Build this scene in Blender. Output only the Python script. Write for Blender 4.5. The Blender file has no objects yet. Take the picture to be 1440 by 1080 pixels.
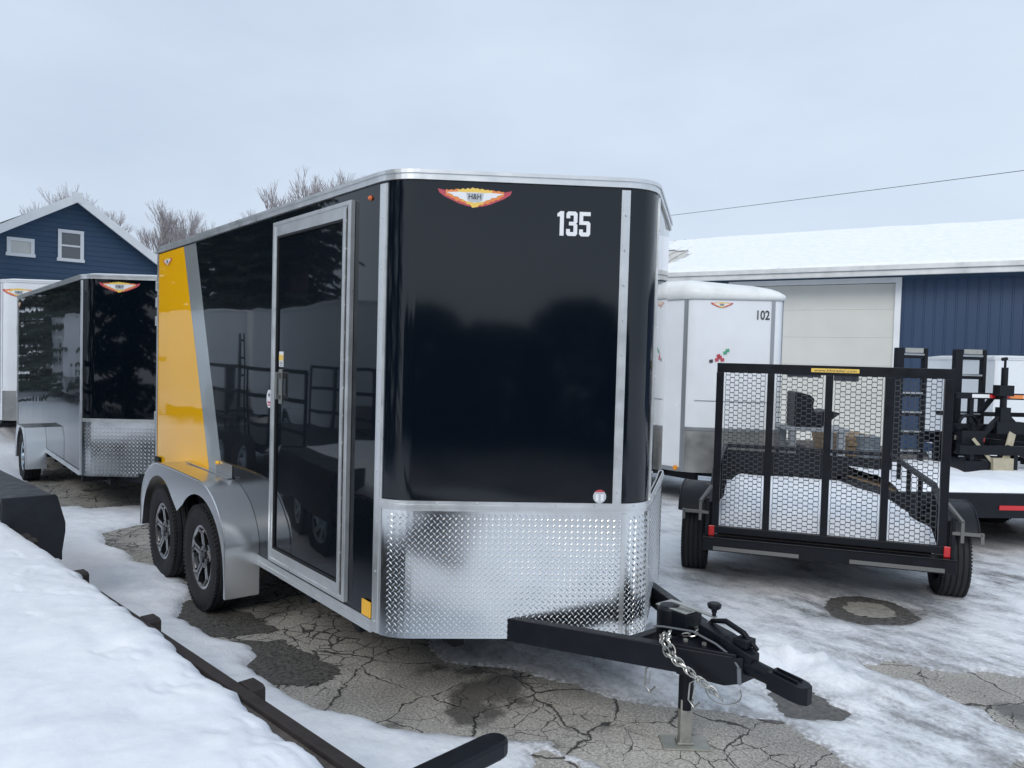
import bpy, math, random
import numpy as np
from mathutils import Vector, Matrix
random.seed(7)
PI = math.pi
S = bpy.context.scene
COL = S.collection

# ------------------------------------------------------------------ helpers
class MB:
    """collects verts / faces (with a material slot) for ONE mesh"""
    def __init__(s): s.v=[]; s.f=[]; s.m=[]
    def add(s, vs, fs, mi=0, M=None):
        o=len(s.v)
        if M is not None: vs=[M@Vector(q) for q in vs]
        s.v.extend([tuple(q) for q in vs])
        for f in fs: s.f.append([i+o for i in f]); s.m.append(mi)
    def box(s, c, d, mi=0, M=None):
        x,y,z=c; a,b,h=d[0]/2,d[1]/2,d[2]/2
        vs=[(x+i*a,y+j*b,z+k*h) for k in(-1,1) for j in(-1,1) for i in(-1,1)]
        s.add(vs,[(0,2,3,1),(4,5,7,6),(0,1,5,4),(2,6,7,3),(0,4,6,2),(1,3,7,5)],mi,M)
    def bb(s, x0,x1,y0,y1,z0,z1, mi=0, M=None):
        s.box(((x0+x1)/2,(y0+y1)/2,(z0+z1)/2),(abs(x1-x0),abs(y1-y0),abs(z1-z0)),mi,M)
    def bar(s, p, q, w, h, mi=0, up=(0,0,1)):
        p=Vector(p); q=Vector(q); d=(q-p).normalized(); u=Vector(up)
        if abs(d.dot(u))>.98: u=Vector((1,0,0))
        r=d.cross(u).normalized(); u=r.cross(d)
        vs=[]
        for P in (p,q):
            for a,b in((-1,-1),(1,-1),(1,1),(-1,1)): vs.append(P+r*(a*w/2)+u*(b*h/2))
        s.add(vs,[(3,2,1,0),(4,5,6,7),(0,1,5,4),(1,2,6,5),(2,3,7,6),(3,0,4,7)],mi)
    def tube(s, pts, r, n=8, mi=0, closed=False, caps=True):
        pts=[Vector(p) for p in pts]; N=len(pts)
        rr=r if isinstance(r,(list,tuple)) else [r]*N
        vs=[]; prev=None
        for i,p in enumerate(pts):
            if closed: d=pts[(i+1)%N]-pts[i-1]
            else: d=pts[min(i+1,N-1)]-pts[max(i-1,0)]
            d.normalize()
            if prev is None:
                a=Vector((0,0,1)) if abs(d.z)<.9 else Vector((1,0,0))
                x=d.cross(a).normalized()
            else:
                x=(prev-d*prev.dot(d)).normalized()
            prev=x; y=d.cross(x)
            for k in range(n):
                t=2*PI*k/n; vs.append(p+(x*math.cos(t)+y*math.sin(t))*rr[i])
        fs=[]
        for i in range(N if closed else N-1):
            j=(i+1)%N
            for k in range(n):
                l=(k+1)%n; fs.append((i*n+k,i*n+l,j*n+l,j*n+k))
        if not closed and caps:
            fs.append(tuple(range(n-1,-1,-1))); fs.append(tuple((N-1)*n+k for k in range(n)))
        s.add(vs,fs,mi)
    def lathe(s, prof, c, axis='y', n=48, mi=0, sgn=1):
        """prof = [(radius, along)] turned round an axis through c"""
        vs=[]
        for r,a in prof:
            for k in range(n):
                t=2*PI*k/n; u,v=r*math.cos(t),r*math.sin(t)
                if axis=='y': vs.append((c[0]+u,c[1]+a*sgn,c[2]+v))
                elif axis=='z': vs.append((c[0]+u,c[1]+v,c[2]+a))
                else: vs.append((c[0]+a,c[1]+u,c[2]+v))
        fs=[]
        for i in range(len(prof)-1):
            for k in range(n):
                l=(k+1)%n; fs.append((i*n+k,i*n+l,(i+1)*n+l,(i+1)*n+k))
        s.add(vs,fs,mi)
    def prism(s, poly, fn, a, b, mi=0):
        """poly 2-D, fn(u,v,w)->xyz, extruded w from a to b"""
        n=len(poly)
        vs=[fn(u,v,a) for u,v in poly]+[fn(u,v,b) for u,v in poly]
        fs=[tuple(range(n-1,-1,-1)),tuple(range(n,2*n))]
        for i in range(n):
            j=(i+1)%n; fs.append((i,j,n+j,n+i))
        s.add(vs,fs,mi)
    def build(s, name, mats, parent=None, smooth=False, bevel=0, loc=None, rotz=0, sharp=35):
        me=bpy.data.meshes.new(name); me.from_pydata(s.v,[],s.f)
        if not isinstance(mats,(list,tuple)): mats=[mats]
        for m in mats: me.materials.append(m)
        if len(mats)>1: me.polygons.foreach_set('material_index',s.m)
        import bmesh
        bm=bmesh.new(); bm.from_mesh(me); bmesh.ops.recalc_face_normals(bm,faces=bm.faces); bm.to_mesh(me); bm.free()
        if smooth:
            me.polygons.foreach_set('use_smooth',[True]*len(me.polygons))
            me.set_sharp_from_angle(angle=math.radians(sharp))
        me.update()
        o=bpy.data.objects.new(name,me); COL.objects.link(o)
        if parent: o.parent=parent
        if loc is not None: o.location=loc
        if rotz: o.rotation_euler=(0,0,rotz)
        if bevel:
            b=o.modifiers.new('bevel','BEVEL'); b.width=bevel; b.segments=2; b.limit_method='ANGLE'; b.angle_limit=math.radians(40)
            b.harden_normals=False
        return o

def tag(o, label, cat, group=None, kind=None):
    o['label']=label; o['category']=cat
    if group: o['group']=group
    if kind: o['kind']=kind
    return o
def thing(name, loc, rotz, label, cat, group=None):
    o=bpy.data.objects.new(name,None); COL.objects.link(o); o.location=loc; o.rotation_euler=(0,0,rotz)
    o.empty_display_size=.3
    return tag(o,label,cat,group)
def copy_tree(o, parent=None):
    c=o.copy(); COL.objects.link(c); c.parent=parent
    for ch in list(o.children): copy_tree(ch,c)
    return c

# ------------------------------------------------------------------ materials
def mat(name, col, rough=.5, metal=0, coat=0, spec=.5, bump=None, var=None, aniso=0, coatr=.03):
    """bump=(scale,strength,dist[,stretch]) var=(scale,amount)"""
    m=bpy.data.materials.new(name); m.use_nodes=True; nt=m.node_tree; N=nt.nodes; L=nt.links
    b=N['Principled BSDF']
    b.inputs['Base Color'].default_value=(*col,1); b.inputs['Roughness'].default_value=rough
    b.inputs['Metallic'].default_value=metal; b.inputs['Coat Weight'].default_value=coat
    b.inputs['Coat Roughness'].default_value=coatr; b.inputs['Specular IOR Level'].default_value=spec
    tc=N.new('ShaderNodeTexCoord')
    if var:
        n=N.new('ShaderNodeTexNoise'); n.inputs['Scale'].default_value=var[0]; n.inputs['Detail'].default_value=6; n.inputs['Roughness'].default_value=.6
        mp=N.new('ShaderNodeMapping'); mp.inputs['Scale'].default_value=var[2] if len(var)>2 else (1,1,1)
        L.new(tc.outputs['Object'],mp.inputs[0]); L.new(mp.outputs[0],n.inputs['Vector'])
        r=N.new('ShaderNodeMapRange'); r.inputs[1].default_value=.3; r.inputs[2].default_value=.7
        r.inputs[3].default_value=1-var[1]; r.inputs[4].default_value=1+var[1]*.6
        L.new(n.outputs['Fac'],r.inputs[0])
        hs=N.new('ShaderNodeHueSaturation'); hs.inputs['Color'].default_value=(*col,1); L.new(r.outputs[0],hs.inputs['Value'])
        L.new(hs.outputs[0],b.inputs['Base Color'])
        r2=N.new('ShaderNodeMapRange'); r2.inputs[1].default_value=.3; r2.inputs[2].default_value=.7
        r2.inputs[3].default_value=rough*.8; r2.inputs[4].default_value=min(1,rough*1.25)
        L.new(n.outputs['Fac'],r2.inputs[0]); L.new(r2.outputs[0],b.inputs['Roughness'])
    if bump:
        n=N.new('ShaderNodeTexNoise'); n.inputs['Scale'].default_value=bump[0]; n.inputs['Detail'].default_value=bump[4] if len(bump)>4 else 2
        mp=N.new('ShaderNodeMapping'); mp.inputs['Scale'].default_value=bump[3] if len(bump)>3 else (1,1,1)
        L.new(tc.outputs['Object'],mp.inputs[0]); L.new(mp.outputs[0],n.inputs['Vector'])
        bp=N.new('ShaderNodeBump'); bp.inputs['Strength'].default_value=bump[1]; bp.inputs['Distance'].default_value=bump[2]
        L.new(n.outputs['Fac'],bp.inputs['Height']); L.new(bp.outputs[0],b.inputs['Normal'])
        if coat: L.new(bp.outputs[0],b.inputs['Coat Normal'])
    return m
wav=(1.7,1,.006,(1,1,.55),1)
M={}
M['black']=mat('black_gloss_panel',(.002,.0045,.008),.3,0,1,.03,bump=wav)
M['blackflat']=mat('black_gloss_front',(.002,.0045,.009),.3,0,1,.03,bump=(1.1,1,.0035,(1,1,1),1),coatr=.075)
M['yellow']=mat('yellow_panel',(1.0,.51,.0),.5,0,1,.04,bump=wav)
M['silver']=mat('silver_stripe',(.55,.60,.61),.2,.55,.5,.5,bump=wav)
M['alu']=mat('trim_aluminium',(.74,.755,.76),.33,.78,0,.5,var=(9,.10))
M['fender']=mat('fender_aluminium',(.80,.81,.82),.25,.95)
M['tread']=mat('tread_plate',(.78,.79,.79),.17,1,0,.5,var=(6,.06),bump=(1.6,1,.007))
M['treadfar']=mat('tread_plate_far',(.62,.63,.65),.33,1,0,.5,bump=(3,1,.012))
M['rubber']=mat('tyre_rubber',(.022,.023,.026),.72,0,0,.35,var=(14,.35),bump=(60,.5,.003))
M['metal']=mat('black_painted_steel',(.0035,.005,.009),.42,0,.04,.28,var=(12,.4),bump=(40,.3,.002),coatr=.2)
M['frame']=mat('dark_painted_steel',(.007,.009,.013),.5,0,0,.28,var=(10,.3))
M['galv']=mat('galvanised_steel',(.42,.42,.38),.45,.7,0,.5,var=(25,.2))
M['zinc']=mat('zinc_chain',(.50,.50,.47),.3,.9,0,.5)
M['white']=mat('white_aluminium_panel',(.78,.81,.84),.22,0,.3,.5,bump=(1.5,1,.004),var=(3,.04))
M['whitecap']=mat('white_moulded_cap',(.76,.78,.77),.4,0,0,.5,var=(5,.1))
M['trimgrey']=mat('grey_trim',(.36,.38,.40),.35,.6)
M['stone']=mat('grey_stone_guard',(.36,.36,.35),.4,.7,var=(3,.25),bump=(4,1,.01))
M['under']=mat('underside',(.012,.012,.014),.8)
M['amber']=mat('amber_lens',(.85,.30,.02),.2,0,.5)
M['yreflect']=mat('yellow_reflector',(.95,.50,.02),.25,0,.3)
M['orange']=mat('orange_lens',(.75,.16,.04),.2,0,.5)
M['red']=mat('red_lens',(.55,.008,.012),.2,0,.5)
M['rimblack']=mat('rim_black',(.012,.012,.014),.25,0,.6)
M['rimsilver']=mat('rim_machined',(.55,.55,.56),.28,.9)
M['rimwhite']=mat('rim_light',(.55,.66,.74),.3,.4)
M['ink']=mat('ink_dark',(.05,.05,.06),.5)
M['dwhite']=mat('decal_white',(.80,.81,.83),.4)
M['dred']=mat('decal_red',(.50,.07,.10),.4)
M['dorange']=mat('decal_orange',(.80,.26,.07),.4)
M['dyellow']=mat('decal_yellow',(.85,.58,.12),.4)
M['dsilver']=mat('decal_silver',(.50,.53,.56),.35)
M['dgreen']=mat('decal_green',(.10,.38,.24),.4)
M['blue_garage']=mat('blue_ribbed_steel',(.025,.054,.115),.46,0,0,.5,var=(.7,.14,(1,1,.3)))
M['blue_house']=mat('blue_clapboard',(.028,.066,.125),.6,var=(2,.1))
M['wtrim']=mat('white_trim_paint',(.74,.76,.78),.5,var=(3,.06))
M['gutter']=mat('grey_gutter',(.66,.67,.66),.45,.3,var=(2,.2))
M['doorpanel']=mat('cream_garage_door',(.60,.60,.56),.5,var=(1.2,.05))
M['glass']=mat('window_glass',(.09,.10,.11),.08,0,0,.8)
M['darkglass']=mat('dark_window_glass',(.02,.022,.03),.1,0,0,.8)
M['shingle']=mat('roof_shingles',(.10,.095,.09),.85,var=(6,.3),bump=(30,.6,.02))
M['roofmetal']=mat('bare_roof_metal',(.60,.59,.55),.5,.1,var=(1.6,.22,(1,1,1)))
M['bark']=mat('bare_bark',(.33,.30,.30),.85,var=(3,.3))
M['pinebark']=mat('conifer_bark',(.09,.065,.05),.9)
M['needle']=mat('conifer_needles',(.022,.040,.020),.7,var=(1.5,.5))
M['wood']=mat('brown_timber',(.27,.19,.115),.8,var=(8,.3,(1,6,1)))
M['deckwood']=mat('weathered_deck',(.10,.085,.075),.85,var=(6,.35,(8,1,1)))
M['strap']=mat('tan_strap',(.42,.38,.28),.9,var=(20,.15))
M['greybin']=mat('grey_metal_drum',(.20,.24,.28),.5,.2,var=(4,.2))
M['mesh']=mat('mesh_steel',(.045,.05,.058),.40,0,0,.5)
M['rust']=mat('rusty_dark_steel',(.026,.019,.017),.7,var=(9,.6),bump=(25,.6,.004))
M['latch']=mat('dull_latch_steel',(.17,.17,.165),.5,.4)
M['platesteel']=mat('worn_dark_plate',(.016,.020,.027),.5,0,0,.5,var=(14,.4),bump=(90,.6,.003))
M['cable']=mat('cable_grey',(.14,.15,.17),.6)

def tread_far_bump(m):
    nt=m.node_tree; N=nt.nodes; L=nt.links; tc=[n for n in N if n.type=='TEX_COORD'][0]
    b=N['Principled BSDF']; old=[l.from_node for l in nt.links if l.to_socket==b.inputs['Normal']][0]
    mp=N.new('ShaderNodeMapping'); mp.inputs['Rotation'].default_value=(0,0,0); mp.inputs['Scale'].default_value=(26,26,26)
    L.new(tc.outputs['Object'],mp.inputs[0])
    v=N.new('ShaderNodeTexChecker'); v.inputs['Scale'].default_value=1
    L.new(mp.outputs[0],v.inputs['Vector'])
    bp=N.new('ShaderNodeBump'); bp.inputs['Strength'].default_value=.5; bp.inputs['Distance'].default_value=.002
    L.new(v.outputs['Fac'],bp.inputs['Height']); L.new(old.outputs[0],bp.inputs['Normal']); L.new(bp.outputs[0],b.inputs['Normal'])
tread_far_bump(M['treadfar'])

# ---- asphalt: pale worn aggregate, tar-dark cracks at two sizes, damp stains
def asphalt():
    m=bpy.data.materials.new('asphalt'); m.use_nodes=True; nt=m.node_tree; N=nt.nodes; L=nt.links; b=N['Principled BSDF']
    g=N.new('ShaderNodeNewGeometry')
    def noise(sc,det=4,ro=.6,vec=None):
        n=N.new('ShaderNodeTexNoise'); n.inputs['Scale'].default_value=sc; n.inputs['Detail'].default_value=det; n.inputs['Roughness'].default_value=ro
        L.new(vec or g.outputs['Position'],n.inputs['Vector']); return n
    def rng(i,a,b_,c,d):
        r=N.new('ShaderNodeMapRange'); r.inputs[1].default_value=a; r.inputs[2].default_value=b_; r.inputs[3].default_value=c; r.inputs[4].default_value=d
        L.new(i,r.inputs[0]); return r.outputs[0]
    def math_(op,a,b_):
        n=N.new('ShaderNodeMath'); n.operation=op
        for i,x in enumerate((a,b_)):
            if isinstance(x,(int,float)): n.inputs[i].default_value=x
            else: L.new(x,n.inputs[i])
        return n.outputs[0]
    def warp(amount,sc,off=0):
        n=noise(sc,5,.62); v=N.new('ShaderNodeVectorMath'); v.operation='SUBTRACT'; v.inputs[1].default_value=(.5,.5,.5)
        L.new(n.outputs['Color'],v.inputs[0])
        s_=N.new('ShaderNodeVectorMath'); s_.operation='SCALE'; s_.inputs['Scale'].default_value=amount; L.new(v.outputs[0],s_.inputs[0])
        a=N.new('ShaderNodeVectorMath'); a.operation='ADD'; L.new(s_.outputs[0],a.inputs[0]); L.new(g.outputs['Position'],a.inputs[1])
        fl=N.new('ShaderNodeVectorMath'); fl.operation='MULTIPLY_ADD'; fl.inputs[1].default_value=(1,1,0); fl.inputs[2].default_value=(off,off*.7,0)
        L.new(a.outputs[0],fl.inputs[0]); return fl.outputs[0]
    def edge(vec,sc):
        v=N.new('ShaderNodeTexVoronoi'); v.feature='DISTANCE_TO_EDGE'; v.inputs['Scale'].default_value=sc; L.new(vec,v.inputs['Vector']); return v.outputs['Distance']
    big=edge(warp(.34,1.9),1.95); fine=edge(warp(.09,7,3.3),8.5)
    wn=noise(3.1,3)
    wbig=rng(wn.outputs['Fac'],.38,.62,.005,.024)
    cb=N.new('ShaderNodeMapRange'); cb.interpolation_type='SMOOTHSTEP'; cb.inputs[1].default_value=0; cb.inputs[3].default_value=1; cb.inputs[4].default_value=0
    L.new(big,cb.inputs[0]); L.new(wbig,cb.inputs[2])
    # fine crazing: only where a low-frequency field says so (beside the body), in world place
    sp=N.new('ShaderNodeSeparateXYZ'); L.new(g.outputs['Position'],sp.inputs[0])
    ax=rng(sp.outputs[0],-1.1,-.25,1,0); lown=noise(1.1,2)
    area=math_('MULTIPLY',ax,1.0); area2=rng(lown.outputs['Fac'],.50,.60,0,.6); ar=math_('MAXIMUM',area,area2)
    wf=math_('MULTIPLY',rng(wn.outputs['Fac'],.36,.64,.0,.085),ar)
    cf=N.new('ShaderNodeMapRange'); cf.interpolation_type='SMOOTHSTEP'; cf.inputs[1].default_value=0; cf.inputs[3].default_value=1; cf.inputs[4].default_value=0
    L.new(fine,cf.inputs[0]); L.new(math_('ADD',wf,.0001),cf.inputs[2])
    crack=math_('MAXIMUM',cb.outputs[0],cf.outputs[0])
    agg=noise(70,4,.75); agg2=N.new('ShaderNodeTexVoronoi'); agg2.inputs['Scale'].default_value=120; L.new(g.outputs['Position'],agg2.inputs['Vector'])
    blot=noise(1.3,6,.6)
    cr=N.new('ShaderNodeValToRGB'); e=cr.color_ramp.elements
    e[0].position=.34; e[0].color=(.11,.104,.095,1); e[1].position=.66; e[1].color=(.68,.65,.59,1)
    x=cr.color_ramp.elements.new(.5); x.color=(.35,.333,.302,1)
    mix0=math_('ADD',math_('MULTIPLY',agg.outputs['Fac'],.7),math_('MULTIPLY',blot.outputs['Fac'],.3))
    L.new(mix0,cr.inputs[0])
    # damp / patched tar: darker, smoother
    dn=noise(.9,5,.55); wet=rng(dn.outputs['Fac'],.575,.615,0,1)
    mx=N.new('ShaderNodeMix'); mx.data_type='RGBA'; L.new(math_('MULTIPLY',wet,.72),mx.inputs[0]); L.new(cr.outputs[0],mx.inputs[6]); mx.inputs[7].default_value=(.055,.053,.052,1)
    m2=N.new('ShaderNodeMix'); m2.data_type='RGBA'; L.new(math_('MULTIPLY',crack,.93),m2.inputs[0]); L.new(mx.outputs[2],m2.inputs[6]); m2.inputs[7].default_value=(.020,.019,.018,1)
    L.new(m2.outputs[2],b.inputs['Base Color'])
    L.new(rng(wet,0,1,.85,.35),b.inputs['Roughness'])
    h=math_('SUBTRACT',math_('MULTIPLY',agg.outputs['Fac'],.16),crack)
    bp=N.new('ShaderNodeBump'); bp.inputs['Strength'].default_value=.8; bp.inputs['Distance'].default_value=.012; L.new(h,bp.inputs['Height']); L.new(bp.outputs[0],b.inputs['Normal'])
    return m
M['asphalt']=asphalt()

def snow_mat(name, ice=True):
    m=bpy.data.materials.new(name); m.use_nodes=True; nt=m.node_tree; N=nt.nodes; L=nt.links; b=N['Principled BSDF']
    g=N.new('ShaderNodeNewGeometry'); b.inputs['Roughness'].default_value=.75
    n=N.new('ShaderNodeTexNoise'); n.inputs['Scale'].default_value=7; n.inputs['Detail'].default_value=7; n.inputs['Roughness'].default_value=.65; L.new(g.outputs['Position'],n.inputs['Vector'])
    cr=N.new('ShaderNodeValToRGB'); e=cr.color_ramp.elements
    e[0].position=.3; e[0].color=(.76,.79,.85,1); e[1].position=.65; e[1].color=(.86,.88,.91,1); L.new(n.outputs['Fac'],cr.inputs[0])
    col=cr.outputs[0]
    if ice:
        a=N.new('ShaderNodeAttribute'); a.attribute_name='ice'
        # streaky packed ice, stretched along the wheel tracks
        mp=N.new('ShaderNodeMapping'); mp.inputs['Rotation'].default_value=(0,0,math.radians(-28)); mp.inputs['Scale'].default_value=(1.0,2.1,1); L.new(g.outputs['Position'],mp.inputs[0])
        n2=N.new('ShaderNodeTexNoise'); n2.inputs['Scale'].default_value=2.6; n2.inputs['Detail'].default_value=9; n2.inputs['Roughness'].default_value=.68; L.new(mp.outputs[0],n2.inputs['Vector'])
        cr2=N.new('ShaderNodeValToRGB'); e=cr2.color_ramp.elements
        e[0].position=.34; e[0].color=(.13,.125,.12,1); e[1].position=.56; e[1].color=(.84,.86,.89,1)
        x=cr2.color_ramp.elements.new(.40); x.color=(.30,.305,.315,1)
        x=cr2.color_ramp.elements.new(.47); x.color=(.58,.60,.63,1)
        ng=N.new('ShaderNodeTexNoise'); ng.inputs['Scale'].default_value=34; ng.inputs['Detail'].default_value=8; ng.inputs['Roughness'].default_value=.75; L.new(g.outputs['Position'],ng.inputs['Vector'])
        nb=N.new('ShaderNodeTexNoise'); nb.inputs['Scale'].default_value=.8; nb.inputs['Detail'].default_value=6; nb.inputs['Roughness'].default_value=.6; L.new(g.outputs['Position'],nb.inputs['Vector'])
        def ma(a_,k_,b_):
            q_=N.new('ShaderNodeMath'); q_.operation='MULTIPLY_ADD'; L.new(a_,q_.inputs[0]); q_.inputs[1].default_value=k_
            if isinstance(b_,float): q_.inputs[2].default_value=b_
            else: L.new(b_,q_.inputs[2])
            return q_.outputs[0]
        L.new(ma(n2.outputs['Fac'],.55,ma(ng.outputs['Fac'],.30,ma(nb.outputs['Fac'],.55,-.20))),cr2.inputs[0])
        mx=N.new('ShaderNodeMix'); mx.data_type='RGBA'; L.new(a.outputs['Fac'],mx.inputs[0]); L.new(col,mx.inputs[6]); L.new(cr2.outputs[0],mx.inputs[7]); col=mx.outputs[2]
        r=N.new('ShaderNodeMapRange'); r.inputs[3].default_value=.75; r.inputs[4].default_value=.42; L.new(a.outputs['Fac'],r.inputs[0]); L.new(r.outputs[0],b.inputs['Roughness'])
        # thin wet rim where the snow runs out
        a2=N.new('ShaderNodeAttribute'); a2.attribute_name='thin'
        n3=N.new('ShaderNodeTexNoise'); n3.inputs['Scale'].default_value=38; n3.inputs['Detail'].default_value=5; L.new(g.outputs['Position'],n3.inputs['Vector'])
        mul=N.new('ShaderNodeMath'); mul.operation='MULTIPLY'; L.new(a2.outputs['Fac'],mul.inputs[0])
        r3=N.new('ShaderNodeMapRange'); r3.inputs[1].default_value=.35; r3.inputs[2].default_value=.6; L.new(n3.outputs['Fac'],r3.inputs[0]); L.new(r3.outputs[0],mul.inputs[1])
        mx2=N.new('ShaderNodeMix'); mx2.data_type='RGBA'; L.new(mul.outputs[0],mx2.inputs[0]); L.new(col,mx2.inputs[6]); mx2.inputs[7].default_value=(.22,.215,.21,1); col=mx2.outputs[2]
    L.new(col,b.inputs['Base Color'])
    n4=N.new('ShaderNodeTexNoise'); n4.inputs['Scale'].default_value=24; n4.inputs['Detail'].default_value=6; L.new(g.outputs['Position'],n4.inputs['Vector'])
    bp=N.new('ShaderNodeBump'); bp.inputs['Strength'].default_value=.5; bp.inputs['Distance'].default_value=.014 if ice else .006; L.new(n4.outputs['Fac'],bp.inputs['Height']); L.new(bp.outputs[0],b.inputs['Normal'])
    b.inputs['Subsurface Weight'].default_value=0
    return m
M['snow']=snow_mat('snow_ground'); M['cleansnow']=snow_mat('snow_clean',False)

# ------------------------------------------------------------------ value noise for geometry
rs=np.random.RandomState(3)
def vnoise(x,y,sc,seed=0):
    g=np.random.RandomState(100+seed).rand(256,256); x=x*sc+37.3; y=y*sc+81.7
    i=np.floor(x).astype(int); j=np.floor(y).astype(int); fx=x-i; fy=y-j; fx=fx*fx*(3-2*fx); fy=fy*fy*(3-2*fy)
    i0=i%256;i1=(i+1)%256;j0=j%256;j1=(j+1)%256
    return (g[i0,j0]*(1-fx)+g[i1,j0]*fx)*(1-fy)+(g[i0,j1]*(1-fx)+g[i1,j1]*fx)*fy
def fbm(x,y,sc,oct=4,seed=0):
    r=0;a=1;t=0
    for k in range(oct): r=r+a*vnoise(x,y,sc*2**k,seed+k); t+=a; a*=.5
    return r/t
def sdist(x,y,poly):
    """signed distance, negative inside"""
    d=np.full(x.shape,1e9); ins=np.zeros(x.shape,bool); n=len(poly)
    for k in range(n):
        ax,ay=poly[k]; bx,by=poly[(k+1)%n]; ex,ey=bx-ax,by-ay
        t=np.clip(((x-ax)*ex+(y-ay)*ey)/(ex*ex+ey*ey+1e-12),0,1)
        d=np.minimum(d,np.hypot(x-ax-t*ex,y-ay-t*ey))
        c=((ay>y)!=(by>y))
        with np.errstate(divide='ignore',invalid='ignore'): xi=(bx-ax)*(y-ay)/(by-ay+1e-15)+ax
        ins^=c&(x<xi)
    return np.where(ins,-d,d)

def grid_object(name, X, Y, Z, m, attrs=None, mask=None):
    ny,nx=X.shape
    me=bpy.data.meshes.new(name); nv=nx*ny
    co=np.stack([X,Y,Z],-1).reshape(-1,3).astype(np.float32)
    idx=np.arange(nv).reshape(ny,nx)
    q=np.stack([idx[:-1,:-1],idx[:-1,1:],idx[1:,1:],idx[1:,:-1]],-1).reshape(-1,4)
    if mask is not None:
        k=mask.reshape(-1)[q].any(1); q=q[k]
        used=np.unique(q); re=-np.ones(nv,int); re[used]=np.arange(len(used)); co=co[used]; q=re[q]; nv=len(used)
        if attrs: attrs={a:b.reshape(-1)[used] for a,b in attrs.items()}
    elif attrs: attrs={a:b.reshape(-1) for a,b in attrs.items()}
    me.vertices.add(nv); me.vertices.foreach_set('co',co.ravel())
    me.loops.add(len(q)*4); me.loops.foreach_set('vertex_index',q.ravel().astype(np.int32))
    me.polygons.add(len(q)); me.polygons.foreach_set('loop_start',np.arange(0,len(q)*4,4,dtype=np.int32))
    me.update(calc_edges=True); me.materials.append(m)
    me.polygons.foreach_set('use_smooth',[True]*len(q))
    for a,b in (attrs or {}).items():
        at=me.attributes.new(a,'FLOAT','POINT'); at.data.foreach_set('value',b.astype(np.float32))
    o=bpy.data.objects.new(name,me); COL.objects.link(o); return o

# ------------------------------------------------------------------ ground and snow
mb=MB(); R_=260
mb.add([(-R_,-R_,0),(R_,-R_,0),(R_,R_,0),(-R_,R_,0)],[(0,1,2,3)])
g=mb.build('ground',M['asphalt']); g['kind']='structure'; g['label']='cracked pale asphalt yard'

M['tar']=mat('tar_patch',(.10,.094,.086),.88,var=(38,.8),bump=(70,1,.010,(1,1,1),5))
M['grit']=mat('wet_grit',(.13,.125,.118),.6,var=(30,.6),bump=(60,1,.010,(1,1,1),5))
M['palepatch']=mat('pale_patch',(.34,.325,.29),.8,var=(20,.3),bump=(60,.8,.005,(1,1,1),5))
def patch(name,pts,z,m,label,rough=.05,seed=0):
    R=random.Random(seed); P=[]; n=len(pts)
    for i in range(n):
        a=Vector(pts[i]); b=Vector(pts[(i+1)%n])
        for k in range(7):
            q=a.lerp(b,k/7); P.append((q.x+R.uniform(-1,1)*rough,q.y+R.uniform(-1,1)*rough,z))
    mb=MB(); mb.add(P,[tuple(range(len(P)))]); o=mb.build(name,m); o['kind']='structure'; o['label']=label; return o
patch('asphalt_patch',[(-1.5,-1.38),(-1.28,-1.05),(-.95,-.98),(-.66,-.95),(-.56,-1.0),(-.52,-1.12),(-.55,-1.22),(-.70,-1.36),(-.95,-1.45),(-1.2,-1.4)],.004,M['tar'],'dark tar patch by the snow edge',.03,1)
patch('asphalt_patch',[(-2.7,-1.5),(-2.2,-1.1),(-1.75,-1.0),(-1.45,-1.0),(-1.5,-1.3),(-1.8,-1.6)],.004,M['tar'],'dark worn asphalt beside the front wheel',.03,2)
patch('drain_patch',[(.38,2.55),(.34,2.85),(.46,3.14),(.68,3.2),(.9,3.1),(1.06,2.9),(1.04,2.62),(.86,2.42),(.6,2.4)],.004,M['grit'],'dark sunken ring in the packed ice',.015,3)
patch('drain_patch',[(.56,2.68),(.52,2.86),(.60,2.99),(.72,3.02),(.84,2.93),(.90,2.80),(.84,2.66),(.70,2.60)],.008,M['palepatch'],'pale centre of the sunken ring',.02,4)
patch('asphalt_patch',[(.9,.55),(.92,1.05),(1.15,1.25),(1.4,1.18),(1.6,1.0),(1.62,.8),(1.4,.62),(1.15,.5)],.004,M['grit'],'wet gritty asphalt under the coupler tip',.03,5)

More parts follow.
